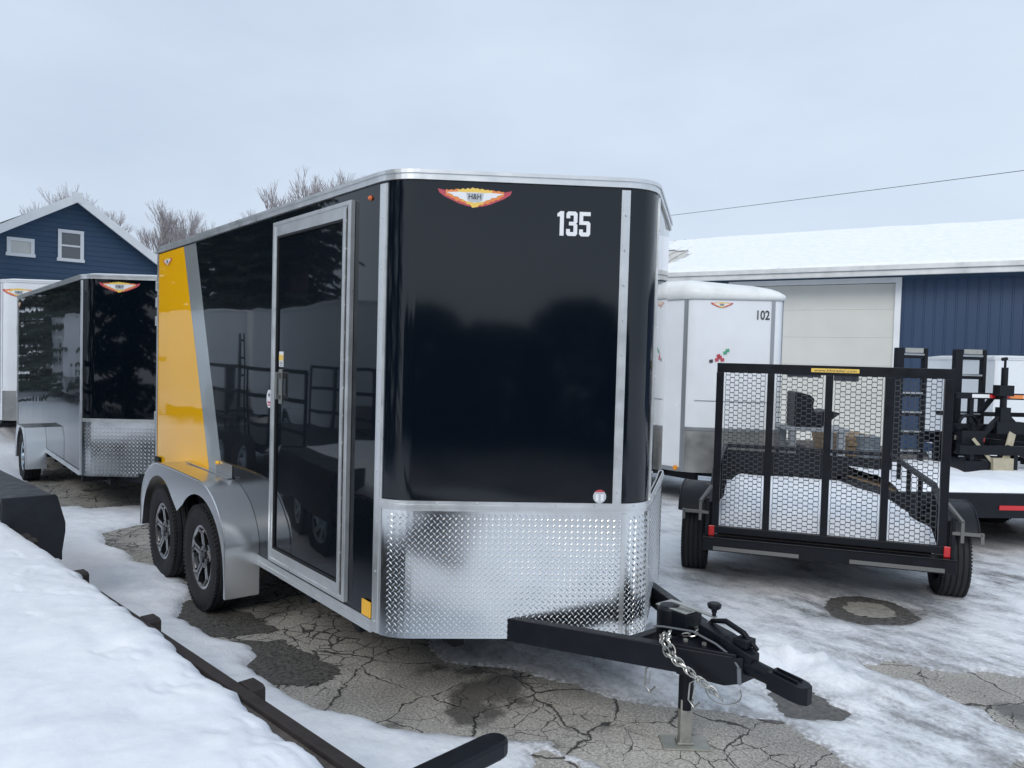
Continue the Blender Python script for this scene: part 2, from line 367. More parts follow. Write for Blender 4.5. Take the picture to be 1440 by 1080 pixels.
def axis_coords(a,b,step,far):
    core=list(np.arange(a,b+1e-6,step)); out=[]; s=step; x=b
    while x<far: s*=1.16; x+=s; out.append(x)
    lo=[]; s=step; x=a
    while x>-far: s*=1.16; x-=s; lo.append(x)
    return np.array(lo[::-1]+core+out)
xs=axis_coords(-7.2,3.2,.028,230); ys=axis_coords(-2.0,5.2,.028,230)
X,Y=np.meshgrid(xs,ys)
EXP=[ # exposed asphalt outlines
 [(-5.3,-.75),(-5.05,-1.38),(-4.53,-1.42),(-4.1,-1.30),(-3.7,-1.30),(-3.2,-1.12),(-2.84,-1.12),(-2.5,-1.20),(-2.37,-1.36),(-2.03,-1.42),(-1.6,-1.35),(-1.3,-1.24),(-1.12,-1.29),(-1.02,-1.38),(-.8,-1.35),(-.62,-1.31),(-.4,-1.31),(-.17,-1.30),(-.02,-1.16),(.1,-1.11),(.24,-.97),(.38,-.83),(.5,-.70),(.64,-.60),(.72,-.50),(.85,-.52),(1.0,-.45),(1.25,-.38),(1.6,-.1),(2.2,.3),(1.74,.46),(1.48,.55),(1.30,.62),(1.16,.52),(1.,.42),(.81,.22),(.59,.08),(.29,.03),(-.02,-.14),(-.35,-.40),(-.6,-.35),(-1.5,.1),(-3,.3),(-5,.5)],
 [(-6.6,-1.75),(-6.3,-1.1),(-6.25,-.3),(-6.5,1.3),(-11.5,1.3),(-11.5,-1.0),(-9.2,-1.2),(-8.4,-1.72),(-7.6,-1.8)],
 [(1.20,1.70),(1.28,1.95),(1.45,2.05),(1.65,2.25),(1.95,2.5),(2.5,2.5),(2.7,1.6),(2.1,1.5),(1.88,1.60),(1.62,1.62),(1.4,1.62)],
 [(1.02,.80),(1.0,.98),(1.12,1.12),(1.3,1.10),(1.47,1.02),(1.55,.86),(1.42,.72),(1.3,.62),(1.15,.66)],
 [(1.02-.33+.04*math.sin(3*k),0) for k in range(0)] or [(.46,2.58),(.40,2.85),(.50,3.08),(.68,3.16),(.86,3.06),(1.0,2.9),(.98,2.66),(.82,2.48),(.62,2.44)],
 [(2.05,1.0),(2.2,1.3),(2.6,1.3),(2.5,.9)],
 [(6,-4.2),(5.2,-2.2),(7.5,0),(12,-2),(13.5,-6),(11,-9.5),(7,-9),(4.6,-6.4)],  # bare ground behind the viewer, added to darken the nose panel's reflection
 [(.78,-.62),(.92,-.58),(1.05,-.62),(1.0,-.72),(.86,-.72)],
]
rag=(fbm(X,Y,2.2,5,11)-.5)*.42+(fbm(X,Y,16,3,31)-.5)*.06
sd=np.full(X.shape,1e9)
for k,p in enumerate(EXP):
    d=sdist(X,Y,p); sd=np.minimum(sd,d+rag*(.45 if k in (0,) else (.25 if k in (4,6) else .9)))
left=1/(1+np.exp((Y-(-.9)-.0*X)/.12))            # the deep clean snow by the flatbed
right=1-left
icy=right*np.clip(1.15-np.hypot(X-1.0,Y-1.6)/13,0,1)
front=np.clip((X+.2)/1.4,0,1)*left; icy=np.maximum(icy,front*.0)
hmax=.055*left+.022*right+ .10*np.clip((np.hypot(X,Y)-9)/9,0,1)
tex=(fbm(X,Y,3.1,5,51)-.45)*(.05*left+.028*right)+(fbm(X,Y,9,4,57)-.5)*(.035*left+.014*right)+(fbm(X,Y,.7,3,71)-.5)*.03
# slush ridges beside the tongue
rid=np.exp(-((Y-(.95+.45*(X-.3)))/.35)**2)*np.exp(-((X-.6)/1.0)**2)
tex+=rid*(.17*np.abs(fbm(X,Y,3.2,5,91)-.5)*3)
ramp=1-np.exp(-np.clip(sd,0,9)/(.035*left+.09*right+.01))
Z=np.where(sd>0,.002+ramp*np.clip(hmax+tex,.008,.4),-.012-np.clip(-sd,0,.3)*.1)
Z+= .35*np.clip((np.hypot(X,Y)-14)/20,0,1)*fbm(X,Y,.25,4,5)
ice=np.clip(icy*(.75+1.2*(fbm(X,Y,.9,4,61)-.5))-rid*.9,0,1)
thin=np.clip(1-sd/(.05*left+.10*right+.01),0,1)*(.35+.5*right)
near=(np.hypot(X,Y)<400)
o=grid_object('snow_cover',X,Y,Z,M['snow'],{'ice':ice,'thin':thin},mask=(Z>-.02)&near)
o['kind']='stuff'; o['label']='trodden snow and grey packed ice lying over the yard'

# ------------------------------------------------------------------ enclosed trailers
class Path:
    """plan outline of a V-nose body: s=0 at the front end of the straight side (y=-w), s<0 back along the side"""
    def __init__(p,L,w,xc,D,T=.13,T2=.156):
        face=Vector((D-xc,w)).normalized(); Lf=Vector((D-xc,w)).length
        pts=[Vector((-L,-w)),Vector((-L*.5,-w)),Vector((xc-T,-w))]
        A=Vector((xc-T,-w)); Bc=Vector((xc,-w)); B=Bc+face*T
        for k in range(1,9):
            t=k/8; pts.append(A*(1-t)**2+Bc*2*t*(1-t)+B*t*t)
        Cn=Vector((D,0)); A2=Cn-face*T2; B2=Cn+Vector((-face.x,face.y))*T2
        for k in range(0,13):
            t=k/12; pts.append(A2*(1-t)**2+Cn*2*t*(1-t)+B2*t*t)
        half=[q for q in pts if q.y<-1e-6]
        p.pts=half+[Vector((D-( (Cn-A2).x)*.5,0))]+[Vector((q.x,-q.y)) for q in reversed(half)]
        # exact mid point of the curved nose
        p.pts[len(half)]=A2*.25+Cn*.5+B2*.25
        s=[0]
        for a,b in zip(p.pts,p.pts[1:]): s.append(s[-1]+(b-a).length)
        i0=2; off=s[i0]+(T-xc)     # s=0 at x=0
        p.s=[q-off for q in s]; p.sc=p.s[len(half)-13+1] if False else None
        p.nose=p.s[len(half)]; p.end=p.s[-1]
        p.nl=p.nose-( (pts[11+12]-pts[11]).length/2 )*1.04
        n=[]
        for i in range(len(p.pts)):
            a=p.pts[max(i-1,0)]; b=p.pts[min(i+1,len(p.pts)-1)]; d=(b-a).normalized(); n.append(Vector((d.y,-d.x)))
        p.n=n
    def at(p,s,off=0):
        import bisect
        i=min(max(bisect.bisect_right(p.s,s)-1,0),len(p.s)-2); t=(s-p.s[i])/(p.s[i+1]-p.s[i])
        q=p.pts[i].lerp(p.pts[i+1],t)
        nn=p.n[i].lerp(p.n[i+1],min(max(t,0),1)).normalized()
        q=q+nn*off; return (q.x,q.y)
    def stops(p,s0,s1):
        return [s0]+[q for q in p.s if s0+1e-4<q<s1-1e-4]+[s1]
    def ribbon(p,mb,s0,s1,z0,z1,off,th,mi=0,z0b=None,z1b=None):
        """strip standing proud of the wall; z0b,z1b = heights at the s1 end"""
        st=p.stops(s0,s1); n=len(st); vs=[]
        for s in st:
            t=(s-s0)/(s1-s0); a=z0+(((z0b if z0b is not None else z0)-z0)*t); b=z1+(((z1b if z1b is not None else z1)-z1)*t)
            x,y=p.at(s,off); X_,Y_=p.at(s,off+th)
            vs+=[(x,y,a),(x,y,b),(X_,Y_,b),(X_,Y_,a)]
        fs=[(0,1,2,3),((n-1)*4+3,(n-1)*4+2,(n-1)*4+1,(n-1)*4)]
        for i in range(n-1):
            for k in range(4):
                l=(k+1)%4; fs.append((i*4+k,(i+1)*4+k,(i+1)*4+l,i*4+l))
        mb.add(vs,fs,mi)
    def fn(p,s0,z0):
        return lambda u,v,w: (*p.at(s0+u,w),z0+v)

def text_shape(txt, height, width=None, offset=0.0):
    c=bpy.data.curves.new('t','FONT'); c.body=txt; c.offset=offset; c.resolution_u=3; c.fill_mode='FRONT'
    o=bpy.data.objects.new('t',c); COL.objects.link(o); dg=bpy.context.evaluated_depsgraph_get(); dg.update()
    me=o.evaluated_get(dg).to_mesh(); vs=[(v.co.x,v.co.y) for v in me.vertices]; fs=[tuple(q.vertices) for q in me.polygons]
    o.evaluated_get(dg).to_mesh_clear(); COL.objects.unlink(o); bpy.data.objects.remove(o); bpy.data.curves.remove(c)
    x0=min(v[0] for v in vs); x1=max(v[0] for v in vs); y0=min(v[1] for v in vs); y1=max(v[1] for v in vs)
    sy=height/(y1-y0); sx=(width/(x1-x0)) if width else sy
    return [((x-x0)*sx,(y-y0)*sy) for x,y in vs],fs
def put_text(mb, txt, fn, h, w=None, off=.003, mi=0, bold=0):
    vs,fs=text_shape(txt,h,w,bold); mb.add([fn(u,v,off) for u,v in vs],fs,mi)

def emblem(path, s, z, hw, parent, off):
    """winged flame badge, centre at s,z, half width hw"""
    mb=MB(); f=path.fn(s,z)
    def P(poly,mi,o): mb.add([f(u*hw,v*hw,off+o) for u,v in poly],[tuple(range(len(poly)))],mi)
    RR=random.Random(5)
    def flame(hwid,top,bot,n,spk):
        up=[];lo=[]
        for i in range(n+1):
            t=i/n; k=(spk if i%2 else 0)*RR.uniform(.4,1.1)
            up.append((t*hwid,top*(1-.25*t)+k*.7)); lo.append((t*hwid,-bot*(1-t)**.75+.06*t-k))
        return up+lo[::-1]
    def wing(sg):
        q=lambda l:[(a*sg,b) for a,b in (l if sg>0 else reversed(l))]
        P(q([(.0,.17),(.55,.17),(.75,.14),(1.0,.19),(.95,.08),(.80,-.02),(.62,-.10),(.42,-.19),(.2,-.25),(.0,-.27)]),0,0)
        P(q(flame(.78,.20,.26,11,.045)),1,.0006); P(q(flame(.46,.22,.28,7,.05)),2,.0012)
        P(q([(.0,.12),(.25,.11),(.45,.12),(.78,.10),(.60,.04),(.58,.0),(.44,-.02),(.42,-.06),(.30,-.08),(.26,-.12),(.12,-.14),(.0,-.16)]),3,.0018)
    wing(1); wing(-1)
    P([(-.24,.10),(.24,.10),(.20,-.10),(.10,-.14),(-.10,-.14),(-.20,-.10)],4,.0024)
    put_text(mb,'H&H',lambda u,v,w:f(u-.17*hw,v-.07*hw,off+w),.15*hw,.34*hw,.003,5,.02)
    mb.build('emblem',[M['dred'],M['dorange'],M['dyellow'],M['dwhite'],M['dsilver'],M['ink']],parent)

def wheel(parent,x,y,z,R,W,sg,style):
    """sg=-1: outer face towards -y"""
    hub=MB(); hub.lathe([(0.001,-.05),(.11,-.05),(.11,.03),(.07,.05),(.001,.05)],(x,y,z),'y',24,0,sg)
    h=hub.build('wheel',M['rimblack'],parent,True)
    rr=R*.585
    t=MB(); hw=W/2
    prof=[(rr,-hw*.78),(rr+.012,-hw*.92),(rr+.05,-hw*1.04),(R-.055,-hw*1.05),(R-.022,-hw*.96),(R-.006,-hw*.80)]
    for k in range(4):
        a=-hw*.80+ (k+.5)*hw*1.6/4.0
        prof+=[(R,a-hw*.13),(R,a+hw*.10),(R-.010,a+hw*.13),(R-.010,a+hw*.17)]
    prof+=[(R-.006,hw*.80),(R-.022,hw*.96),(R-.055,hw*1.05),(rr+.05,hw*1.04),(rr+.012,hw*.92),(rr,hw*.78)]
    t.lathe(prof,(x,y,z),'y',64,0,sg)
    for k in range(72):   # shoulder lugs
        a=2*PI*k/72
        for e in (-1,1):
            c=Vector((x+math.cos(a)*(R-.018),y+e*hw*.93,z+math.sin(a)*(R-.018)))
            Mx=Matrix.Translation(c)@Matrix.Rotation(-a,4,'Y'); t.box((0,0,0),(.030,.016,.016),0,Mx)
    t.build('tyre',M['rubber'],h,True,sharp=28)
    r=MB(); o_=hw*.80
    r.lathe([(rr+.006,o_-.010),(rr+.006,o_+.004),(rr-.010,o_+.006),(rr-.022,o_-.004)],(x,y,z),'y',64,1,sg)
    r.lathe([(rr-.022,o_-.004),(rr-.030,o_-.02),(rr-.035,o_-.10),(rr-.04,-o_*.5)],(x,y,z),'y',64,0,sg)
    r.lathe([(rr-.035,-o_*.2),(.05,-o_*.1)],(x,y,z),'y',32,0,sg)
    if style=='mag':
        for k in range(5):
            a=2*PI*k/5+.35
            p0=Vector((x+math.cos(a)*.05,y+sg*(o_-.034),z+math.sin(a)*.05)); p1=Vector((x+math.cos(a)*(rr-.05),y+sg*(o_-.020),z+math.sin(a)*(rr-.05)))
            r.bar(p0,p1,.052,.034,0,(0,1,0))
            for e in (-1,1):
                t_=Vector((-math.sin(a),0,math.cos(a)))*e; f_=Vector((0,sg*.018,0))
                r.bar(p0.lerp(p1,.30)+t_*.018+f_,p1+t_*.018+f_,.016,.005,1,(0,1,0))
                p2=Vector((x+math.cos(a+e*.26)*(rr-.022),y+sg*(o_-.008),z+math.sin(a+e*.26)*(rr-.022)))
                r.bar(p1+t_*.006,p2,.036,.030,0,(0,1,0)); r.bar(p1+t_*.018+f_,p2+t_*.004+f_,.016,.005,1,(0,1,0))
        r.lathe([(.085,o_-.03),(.08,o_-.012),(.045,o_-.006),(.04,o_+.010),(.0005,o_+.014)],(x,y,z),'y',32,0,sg)
        for k in range(5):
            a=2*PI*(k+.5)/5+.35; r.lathe([(.010,o_-.03),(.010,o_-.004),(.0005,o_-.002)],(x+.056*math.cos(a),y,z+.056*math.sin(a)),'y',8,1,sg)
        r.build('rim',[M['rimblack'],M['rimsilver']],h,True)
    else:
        for k in range(8):
            a=2*PI*k/8
            p0=Vector((x+math.cos(a)*.05,y+sg*(o_-.04),z+math.sin(a)*.05)); p1=Vector((x+math.cos(a)*(rr-.02),y+sg*(o_-.012),z+math.sin(a)*(rr-.02)))
            r.bar(p0,p1,.045,.014,1,(0,1,0))
        r.lathe([(.10,o_-.05),(.09,o_-.02),(.05,o_-.01),(.04,o_+.02),(.0005,o_+.022)],(x,y,z),'y',24,1,sg)
        r.build('rim',[M['rimblack'],M['rimwhite']],h,True)
    return h

def fender_part(parent, prof, skirt, y0, y1, m, name='fender'):
    """prof: outer arch line (x,z) front to back; skirt: lower outline of the face plate back to front; y0 body side, y1 outside"""
    mb=MB(); n=len(prof); sg=1 if y1>y0 else -1
    vs=[(x,y0,z) for x,z in prof]+[(x,y1,z) for x,z in prof]
    fs=[(i,i+1,n+i+1,n+i) for i in range(n-1)]; mb.add(vs,fs)
    # underside skin, 4 mm in
    cx=sum(p[0] for p in prof)/n
    vs=[(x+(cx-x)*.006,y0,z-.006) for x,z in prof]+[(x+(cx-x)*.006,y1-sg*.004,z-.006) for x,z in prof]; mb.add(vs,fs)
    poly=list(prof)+list(skirt)
    mb.prism(poly,lambda u,v,w:(u,w,v),y1-sg*.002,y1-sg*.006)
    mb.tube([(x,y1-sg*.004,z) for x,z in prof],.008,6)
    return mb.build(name,m,parent,True,sharp=30)

def tread_plate(path,mb,s0,s1,z0,z1,off,pitch=.031,rows=None):
    nS=int((s1-s0)/pitch); nZ=int((z1-z0)/pitch)
    for i in range(nS):
        for j in range(nZ):
            for q in (0,1):
                s=s0+(i+.25+.5*q)*pitch; z=z0+(j+.25+.5*q)*pitch
                a=PI/4 if q==0 else -PI/4
                l,w_=pitch*.46,pitch*.15; ca,sa=math.cos(a),math.sin(a)
                P=[(l,0),(0,w_),(-l,0),(0,-w_)]
                vs=[(*path.at(s+u*ca-v*sa,off),z+u*sa+v*ca) for u,v in P]+[(*path.at(s+u*.55*ca,off+.0022),z+u*.55*sa) for u in(l,-l)]
                mb.add(vs,[(0,1,4),(1,2,5,4),(2,3,5),(3,0,4,5)])

def body_shell(parent,p,L,w,zb,zt,m,under,seam=None):
    mb=MB(); st=[s for s in p.s]; n=len(st)
    vs=[(q.x,q.y,zb) for q in p.pts]+[(q.x,q.y,zt) for q in p.pts]
    fs=[(i,i+1,n+i+1,n+i) for i in range(n-1)]+[(n-1,0,n,2*n-1)]
    mb.add(vs,fs,0); mb.add([(q.x,q.y,zb) for q in p.pts],[tuple(range(n))],1)
    return mb.build('body_shell',[m,under],parent,True,sharp=25)

def roof_part(parent,p,zt,m,trim_h=.042,dome=0,mt=None):
    mb=MB(); p.ribbon(mb,p.s[0],p.end,zt-trim_h,zt,.001,.012); p.ribbon(mb,p.s[0],p.end,zt-.012,zt+.006,.012,.008)
    n=len(p.pts); c=Vector((sum(q.x for q in p.pts)/n-.8,0))
    vs=[(*p.at(s,.012),zt+.003) for s in p.s]; ins=[((q.x-c.x)*.93+c.x,(q.y-c.y)*.9,zt+.03) for q in p.pts]
    mb.add(vs+ins,[(i,i+1,n+i+1,n+i) for i in range(n-1)]+[(n-1,0,n,2*n-1)]+[tuple(range(n,2*n))])
    # back trim
    x,y=p.pts[0].x,p.pts[0].y; mb.bb(x-.014,x-.001,y-.013,-y+.013,zt-trim_h,zt+.006)
    return mb.build('roof',mt or m,parent,False)

def rivets(mb,pts,r=.0045):
    for x,y,z in pts: mb.box((x,y,z),(r*2,r*2,r*2))

# ---- main trailer (135)
W0=1.067; ZB=.40; ZT=2.743; ZA=1.0755
T=thing('enclosed_trailer',(0,0,.03),0,'black enclosed trailer with yellow rear corner, tandem wheels and number 135','trailer')
P0=Path(4.13,W0,.07,.835)
body_shell(T,P0,4.13,W0,ZB,ZT,M['black'],M['under'])
# front sheet is flatter than the long side: its own skin just proud
mb=MB(); P0.ribbon(mb,.012,P0.nl-.02,ZA+.03,ZT-.05,.001,.003); mb.build('front_panel',M['blackflat'],T,True,sharp=60)
mb=MB(); P0.ribbon(mb,P0.nl+.022,2*P0.nose-P0.nl-.022,ZA+.03,ZT-.05,.001,.004); mb.build('nose_panel',M['blackflat'],T,True,sharp=60)
# yellow corner and silver stripe (slanted edges)
def slant(x0t,x1t,x0b,x1b,zb,zt,y,th,m,name):
    th*=.4
    mb=MB(); mb.prism([(x0b,zb),(x1b,zb),(x1t,zt),(x0t,zt)],lambda u,v,w:(u,w,v),y,y-th); return mb.build(name,m,T)
slant(-4.10,-3.36,-4.10,-2.46,ZB+.06,ZT-.055,-W0-.0005,.0032,M['yellow'],'yellow_panel')
slant(-3.355,-3.04,-2.455,-2.16,ZB+.06,ZT-.055,-W0-.0005,.0032,M['silver'],'silver_stripe')
roof_part(T,P0,ZT,M['alu'])
# vertical strips
def vstrip(s,hw,z0,z1,name='corner_strip'):
    mb=MB(); P0.ribbon(mb,s-hw,s+hw,z0,z1,.004,.006); P0.ribbon(mb,s-hw*.55,s+hw*.55,z0+.002,z1-.002,.010,.004)
    for k in range(9):
        z=z0+.06+k*(z1-z0-.1)/8.5; x,y=P0.at(s,.016); mb.box((x,y,z),(.008,.008,.008))
    return mb.build(name,M['alu'],T)
vstrip(-.018,.030,ZB+.005,ZT-.055); vstrip(P0.nl,.022,ZA+.024,ZT-.055); vstrip(2*P0.nose-P0.nl,.022,ZB+.02,ZT-.055)
vstrip(2*P0.nose+.018,.030,ZB+.005,ZT-.055)
mb=MB(); mb.bb(-4.135,-4.09,-W0-.006,-W0-.0045,ZB,ZT-.055); mb.bb(-4.140,-4.131,-W0-.006,W0+.006,ZB,ZT-.06); mb.build('rear_frame',M['alu'],T)
for z in (2.40,2.25,2.08,1.2):
    mb=MB(); mb.bb(-4.175,-4.135,-W0-.012,-W0+.05,z-.045,z+.045); mb.build('rear_hinge',M['alu'],T,bevel=.004)
# bottom rail, two-step
mb=MB(); P0.ribbon(mb,-1.60,-.049,ZB-.004,ZB+.022,.004,.010); P0.ribbon(mb,-1.60,-.049,ZB+.034,ZB+.062,.004,.008); P0.ribbon(mb,-1.60,-.049,ZB+.022,ZB+.034,.003,.004)
mb.build('bottom_rail',M['alu'],T)
mb=MB(); P0.ribbon(mb,-4.09,-3.62,ZB-.004,ZB+.058,.004,.009); mb.build('bottom_rail',M['alu'],T)
# tread plate stone guard
mb=MB(); P0.ribbon(mb,.013,2*P0.nose-.013,ZB+.001,ZA-.02,.004,.003); tread_plate(P0,mb,.05,2*P0.nose-.25,ZB+.015,ZA-.028,.007)
mb.build('stone_guard',M['tread'],T,False)
mb=MB(); P0.ribbon(mb,.002,2*P0.nose-.013,ZA-.024,ZA+.026,.005,.010); P0.ribbon(mb,.002,2*P0.nose-.013,ZA-.006,ZA+.008,.015,.004)
for k in range(12): x,y=P0.at(.1+k*.2,.018); mb.box((x,y,ZA+.016),(.007,.007,.007))
mb.build('guard_trim',M['alu'],T)
mb=MB(); P0.ribbon(mb,P0.nl+.03,P0.nl+.052,ZB+.005,ZA-.026,.0075,.0035); mb.build('guard_seam',M['alu'],T)
# side door
dx0,dx1,dz0,dz1=-1.372,-.330,.489,2.640
mb=MB(); y=-W0
def dbox(a,b,c,d,th,y_=None): mb.bb(a,b,(y_ or y)-th,(y_ or y)-.001,c,d)
dbox(dx0,dx0+.044,dz0,dz1,.022); dbox(dx1-.084,dx1,dz0,dz1,.020); dbox(dx0+.044,dx1-.084,dz1-.080,dz1,.0215); dbox(dx0+.044,dx1-.084,dz0,dz0+.075,.0215)
# raised outer lip
dbox(dx0-.008,dx0+.018,dz0-.008,dz1+.008,.028); dbox(dx1-.02,dx1+.006,dz0-.008,dz1+.008,.028); dbox(dx0+.018,dx1-.02,dz1-.014,dz1+.008,.0275); dbox(dx0+.018,dx1-.02,dz0-.008,dz0+.014,.0275)
# hinge rail
dbox(dx1-.072,dx1-.050,dz0+.03,dz1-.03,.034)
for k in range(14): dbox(dx1-.055,dx1-.045,dz0+.1+k*.15,dz0+.108+k*.15,.026)
door=mb.build('door_frame',M['alu'],T,bevel=.002)
mb=MB(); mb.bb(dx0+.040,dx1-.080,y-.009,y-.002,dz0+.07,dz1-.075); dr=mb.build('door',M['black'],T)
mb=MB(); gy=y-.0225
mb.bb(dx0+.0435,dx0+.056,y-.021,y-.0095,dz0+.075,dz1-.08); mb.bb(dx1-.097,dx1-.0835,y-.024,y-.0095,dz0+.075,dz1-.08); mb.bb(dx0+.056,dx1-.097,y-.021,y-.0095,dz1-.093,dz1-.079); mb.bb(dx0+.056,dx1-.097,y-.021,y-.0095,dz0+.074,dz0+.086); mb.bb(dx1-.048,dx1-.043,gy,y-.0195,dz0+.02,dz1-.02)
mb.build('gasket',M['rubber'],T)
mb=MB(); hx=dx0+.115; mb.bb(hx-.026,hx+.026,y-.016,y-.0085,1.50,1.72); mb.bb(hx-.015,hx+.02,y-.036,y-.016,1.66,1.70); mb.bb(hx+.004,hx+.02,y-.05,y-.036,1.53,1.70); mb.bb(hx-.015,hx+.02,y-.036,y-.016,1.53,1.56)
mb.build('door_latch',M['zinc'],dr,bevel=.003)
mb=MB(); mb.bb(hx-.03,hx+.035,y-.0115,y-.0095,1.735,1.83,0); mb.bb(hx-.03,hx+.035,y-.0125,y-.0116,1.775,1.81,1)
for k in range(3): mb.bb(hx-.02,hx+.025,y-.0125,y-.0116,1.742+k*.010,1.746+k*.010,2)
mb.build('warning_sticker',[M['dwhite'],M['dyellow'],M['ink']],dr)
mb=MB(); pl=[(.042*math.cos(t*PI/10)-1.455,1.52+.060*math.sin(t*PI/10)) for t in range(20)]
mb.prism(pl,lambda u,v,w:(u,w,v),y-.004,y-.0055,0); mb.bb(-1.478,-1.432,y-.0065,y-.0056,1.49,1.503,1); mb.bb(-1.478,-1.432,y-.0065,y-.0056,1.475,1.483,1); mb.bb(-1.46,-1.45,y-.0065,y-.0056,1.53,1.56,2); mb.bb(-1.47,-1.44,y-.0065,y-.0056,1.54,1.55,2)
mb.build('round_sticker',[M['dwhite'],M['dred'],M['ink']],T)
# lamps / reflectors
mb=MB(); mb.lathe([(.0005,-.015),(.008,-.014),(.012,-.008),(.014,-.002),(.014,0)],(-.155,-W0-.002,2.635),'y',20,0,1); mb.build('marker_lamp',M['orange'],T,True)
mb=MB(); mb.bb(-.145,-.052,y-.010,y-.0142+.0,ZB+.068,ZB+.15); mb.build('reflector',M['yreflect'],T)
mb=MB(); mb.bb(-4.06,-3.94,y-.03,y-.004,.72,.84); mb.build('rear_side_lamp',M['frame'],T,bevel=.006)
# badges and number
emblem(P0,.452,2.625,.185,T,.0045)
emblem(P0,-3.82,2.60,.14,T,.004)
mb=MB(); f=P0.fn(.863,2.450); 
DG={'1':[(.0,.78),(.0,.90),(.14,1),(.30,1),(.30,0),(.12,0),(.12,.78)],
 '3':[(0,.92),(.08,1),(.42,1),(.5,.92),(.5,.56),(.44,.51),(.5,.46),(.5,.08),(.42,0),(.08,0),(0,.08),(0,.28),(.17,.28),(.17,.16),(.33,.16),(.33,.43),(.12,.43),(.12,.58),(.33,.58),(.33,.84),(.17,.84),(.17,.72),(0,.72)],
 '5':[(0,1),(.5,1),(.5,.84),(.17,.84),(.17,.62),(.42,.62),(.5,.54),(.5,.08),(.42,0),(.08,0),(0,.08),(0,.28),(.17,.28),(.17,.16),(.33,.16),(.33,.47),(0,.47)]}
for ch_,u0 in (('1',.004),('3',.050),('5',.116)): mb.prism([(u0+a_*.112,b_*.122) for a_,b_ in DG[ch_]],f,.0046,.0056)
d2=lambda u,v,w:f(u-.0,v-.0,w)
n=mb.build('number',M['dwhite'],T); n['label']='white number 135'
mb=MB(); f=P0.fn(1.125,1.135); mb.prism([(.034*math.cos(t*PI/9),.034*math.sin(t*PI/9)) for t in range(18)],f,.0045,.0055,0)
mb.prism([(.036*math.cos(t*PI/9),.036*math.sin(t*PI/9)) for t in range(2,8)],f,.0056,.0062,1); mb.prism([(-.02,-.022),(-.006,-.022),(-.006,.012),(-.02,.012)],f,.0056,.0062,2); mb.prism([(.006,-.022),(.02,-.022),(.02,.012),(.006,.012)],f,.0056,.0062,2)
mb.build('round_sticker',[M['dsilver'],M['dred'],M['dwhite']],T)
mb=MB(); mb.bb(-3.45,-1.86,-W0-.006,-W0-.0035,ZB,.74); mb.build('wheel_well',M['under'],T)
# undercarriage
mb=MB()
for sy in (-1,1): mb.bb(-4.1,.1,sy*.62-.03,sy*.62+.03,.27,ZB-.003)
for x in np.arange(-4.0,0,.61): mb.bb(x-.03,x+.03,-1.0,1.0,.30,.385)
for x in (-2.17,-3.14): mb.tube([(x,-1.1,.345),(x,1.1,.345)],.035,12)
mb.build('chassis',M['frame'],T)
for sg in (-1,1):
    for x in (-2.17,-3.14): wheel(T,x,sg*1.178,.348,.378,.205,sg,'mag')
    arc=lambda cx,cz,rx,rz,a0,a1,n:[(cx+rx*math.cos(math.radians(a0+(a1-a0)*k/n)),cz+rz*math.sin(math.radians(a0+(a1-a0)*k/n))) for k in range(n+1)]
    prof=[(-1.585,.20),(-1.585,.31),(-1.59,.47)]+arc(-2.17,.47,.585,.435,8,88,12)[0:]+[(-2.66,.905)]+arc(-3.14,.47,.56,.43,92,172,12)+[(-3.69,.47),(-3.70,.31)]
    sk=[(-3.665,.31)]+arc(-3.14,.345,.50,.455,174,50,12)+[(-2.73,.64),(-2.655,.60),(-2.58,.64)]+arc(-2.15,.345,.53,.455,135,6,14)+[(-1.61,.31),(-1.61,.20)]
    fender_part(T,prof,sk,sg*(W0+.002),sg*1.30,M['fender'])
# rear/front fender end flange + little top bracket
mb=MB(); mb.bb(-2.46,-2.12,-1.074,-W0-.0045,.912,1.0); mb.bb(-3.1,-2.1,-1.11,-1.075,.906,.912); mb.build('fender_bracket',M['fender'],T,bevel=.003)
mb=MB(); mb.lathe([(.0005,-.02),(.012,-.018),(.016,0)],(-2.40,-1.078,.985),'y',16); mb.build('marker_lamp',M['yreflect'],T,True)
# tongue
mb=MB()
for sg in (-1,1): mb.bar((.05,sg*.73,.445),(1.42,sg*.045,.455),.055,.118)
mb.bb(.95,1.0,-.24,.24,.41,.50)
mb.build('tongue_frame',M['metal'],T,bevel=.004)
mb=MB() # A-frame coupler: tapered box, neck, ball socket
def frust(x0,h0,za0,zb0,x1,h1,za1,zb1,mb=mb):
    vs=[(x0,-h0,za0),(x0,h0,za0),(x0,h0,zb0),(x0,-h0,zb0),(x1,-h1,za1),(x1,h1,za1),(x1,h1,zb1),(x1,-h1,zb1)]
    mb.add(vs,[(0,1,2,3),(7,6,5,4),(0,4,5,1),(1,5,6,2),(2,6,7,3),(3,7,4,0)])
frust(1.14,.205,.50,.524,1.44,.060,.50,.524)
frust(1.20,.175,.385,.50,1.40,.085,.375,.50)
frust(1.40,.085,.375,.50,1.47,.050,.40,.515)
frust(1.22,.045,.52,.60,1.36,.05,.52,.575); frust(1.36,.05,.52,.575,1.50,.035,.49,.53)
mb.tube([(1.40,0,.475),(1.50,0,.466),(1.60,0,.456)],[.046,.040,.038],14)
mb.prism([(1.585,.043),(1.70,.047),(1.74,.040),(1.765,.020),(1.765,-.020),(1.74,-.040),(1.70,-.047),(1.585,-.043)],lambda u,v,w:(u,v,w-(u-1.6)*.10),.415,.492)
mb.tube([(1.60,-.018,.498),(1.72,-.018,.486)],.006,6); mb.tube([(1.60,.018,.498),(1.72,.018,.486)],.006,6)
mb.build('coupler',M['metal'],T,bevel=.004,smooth=True)
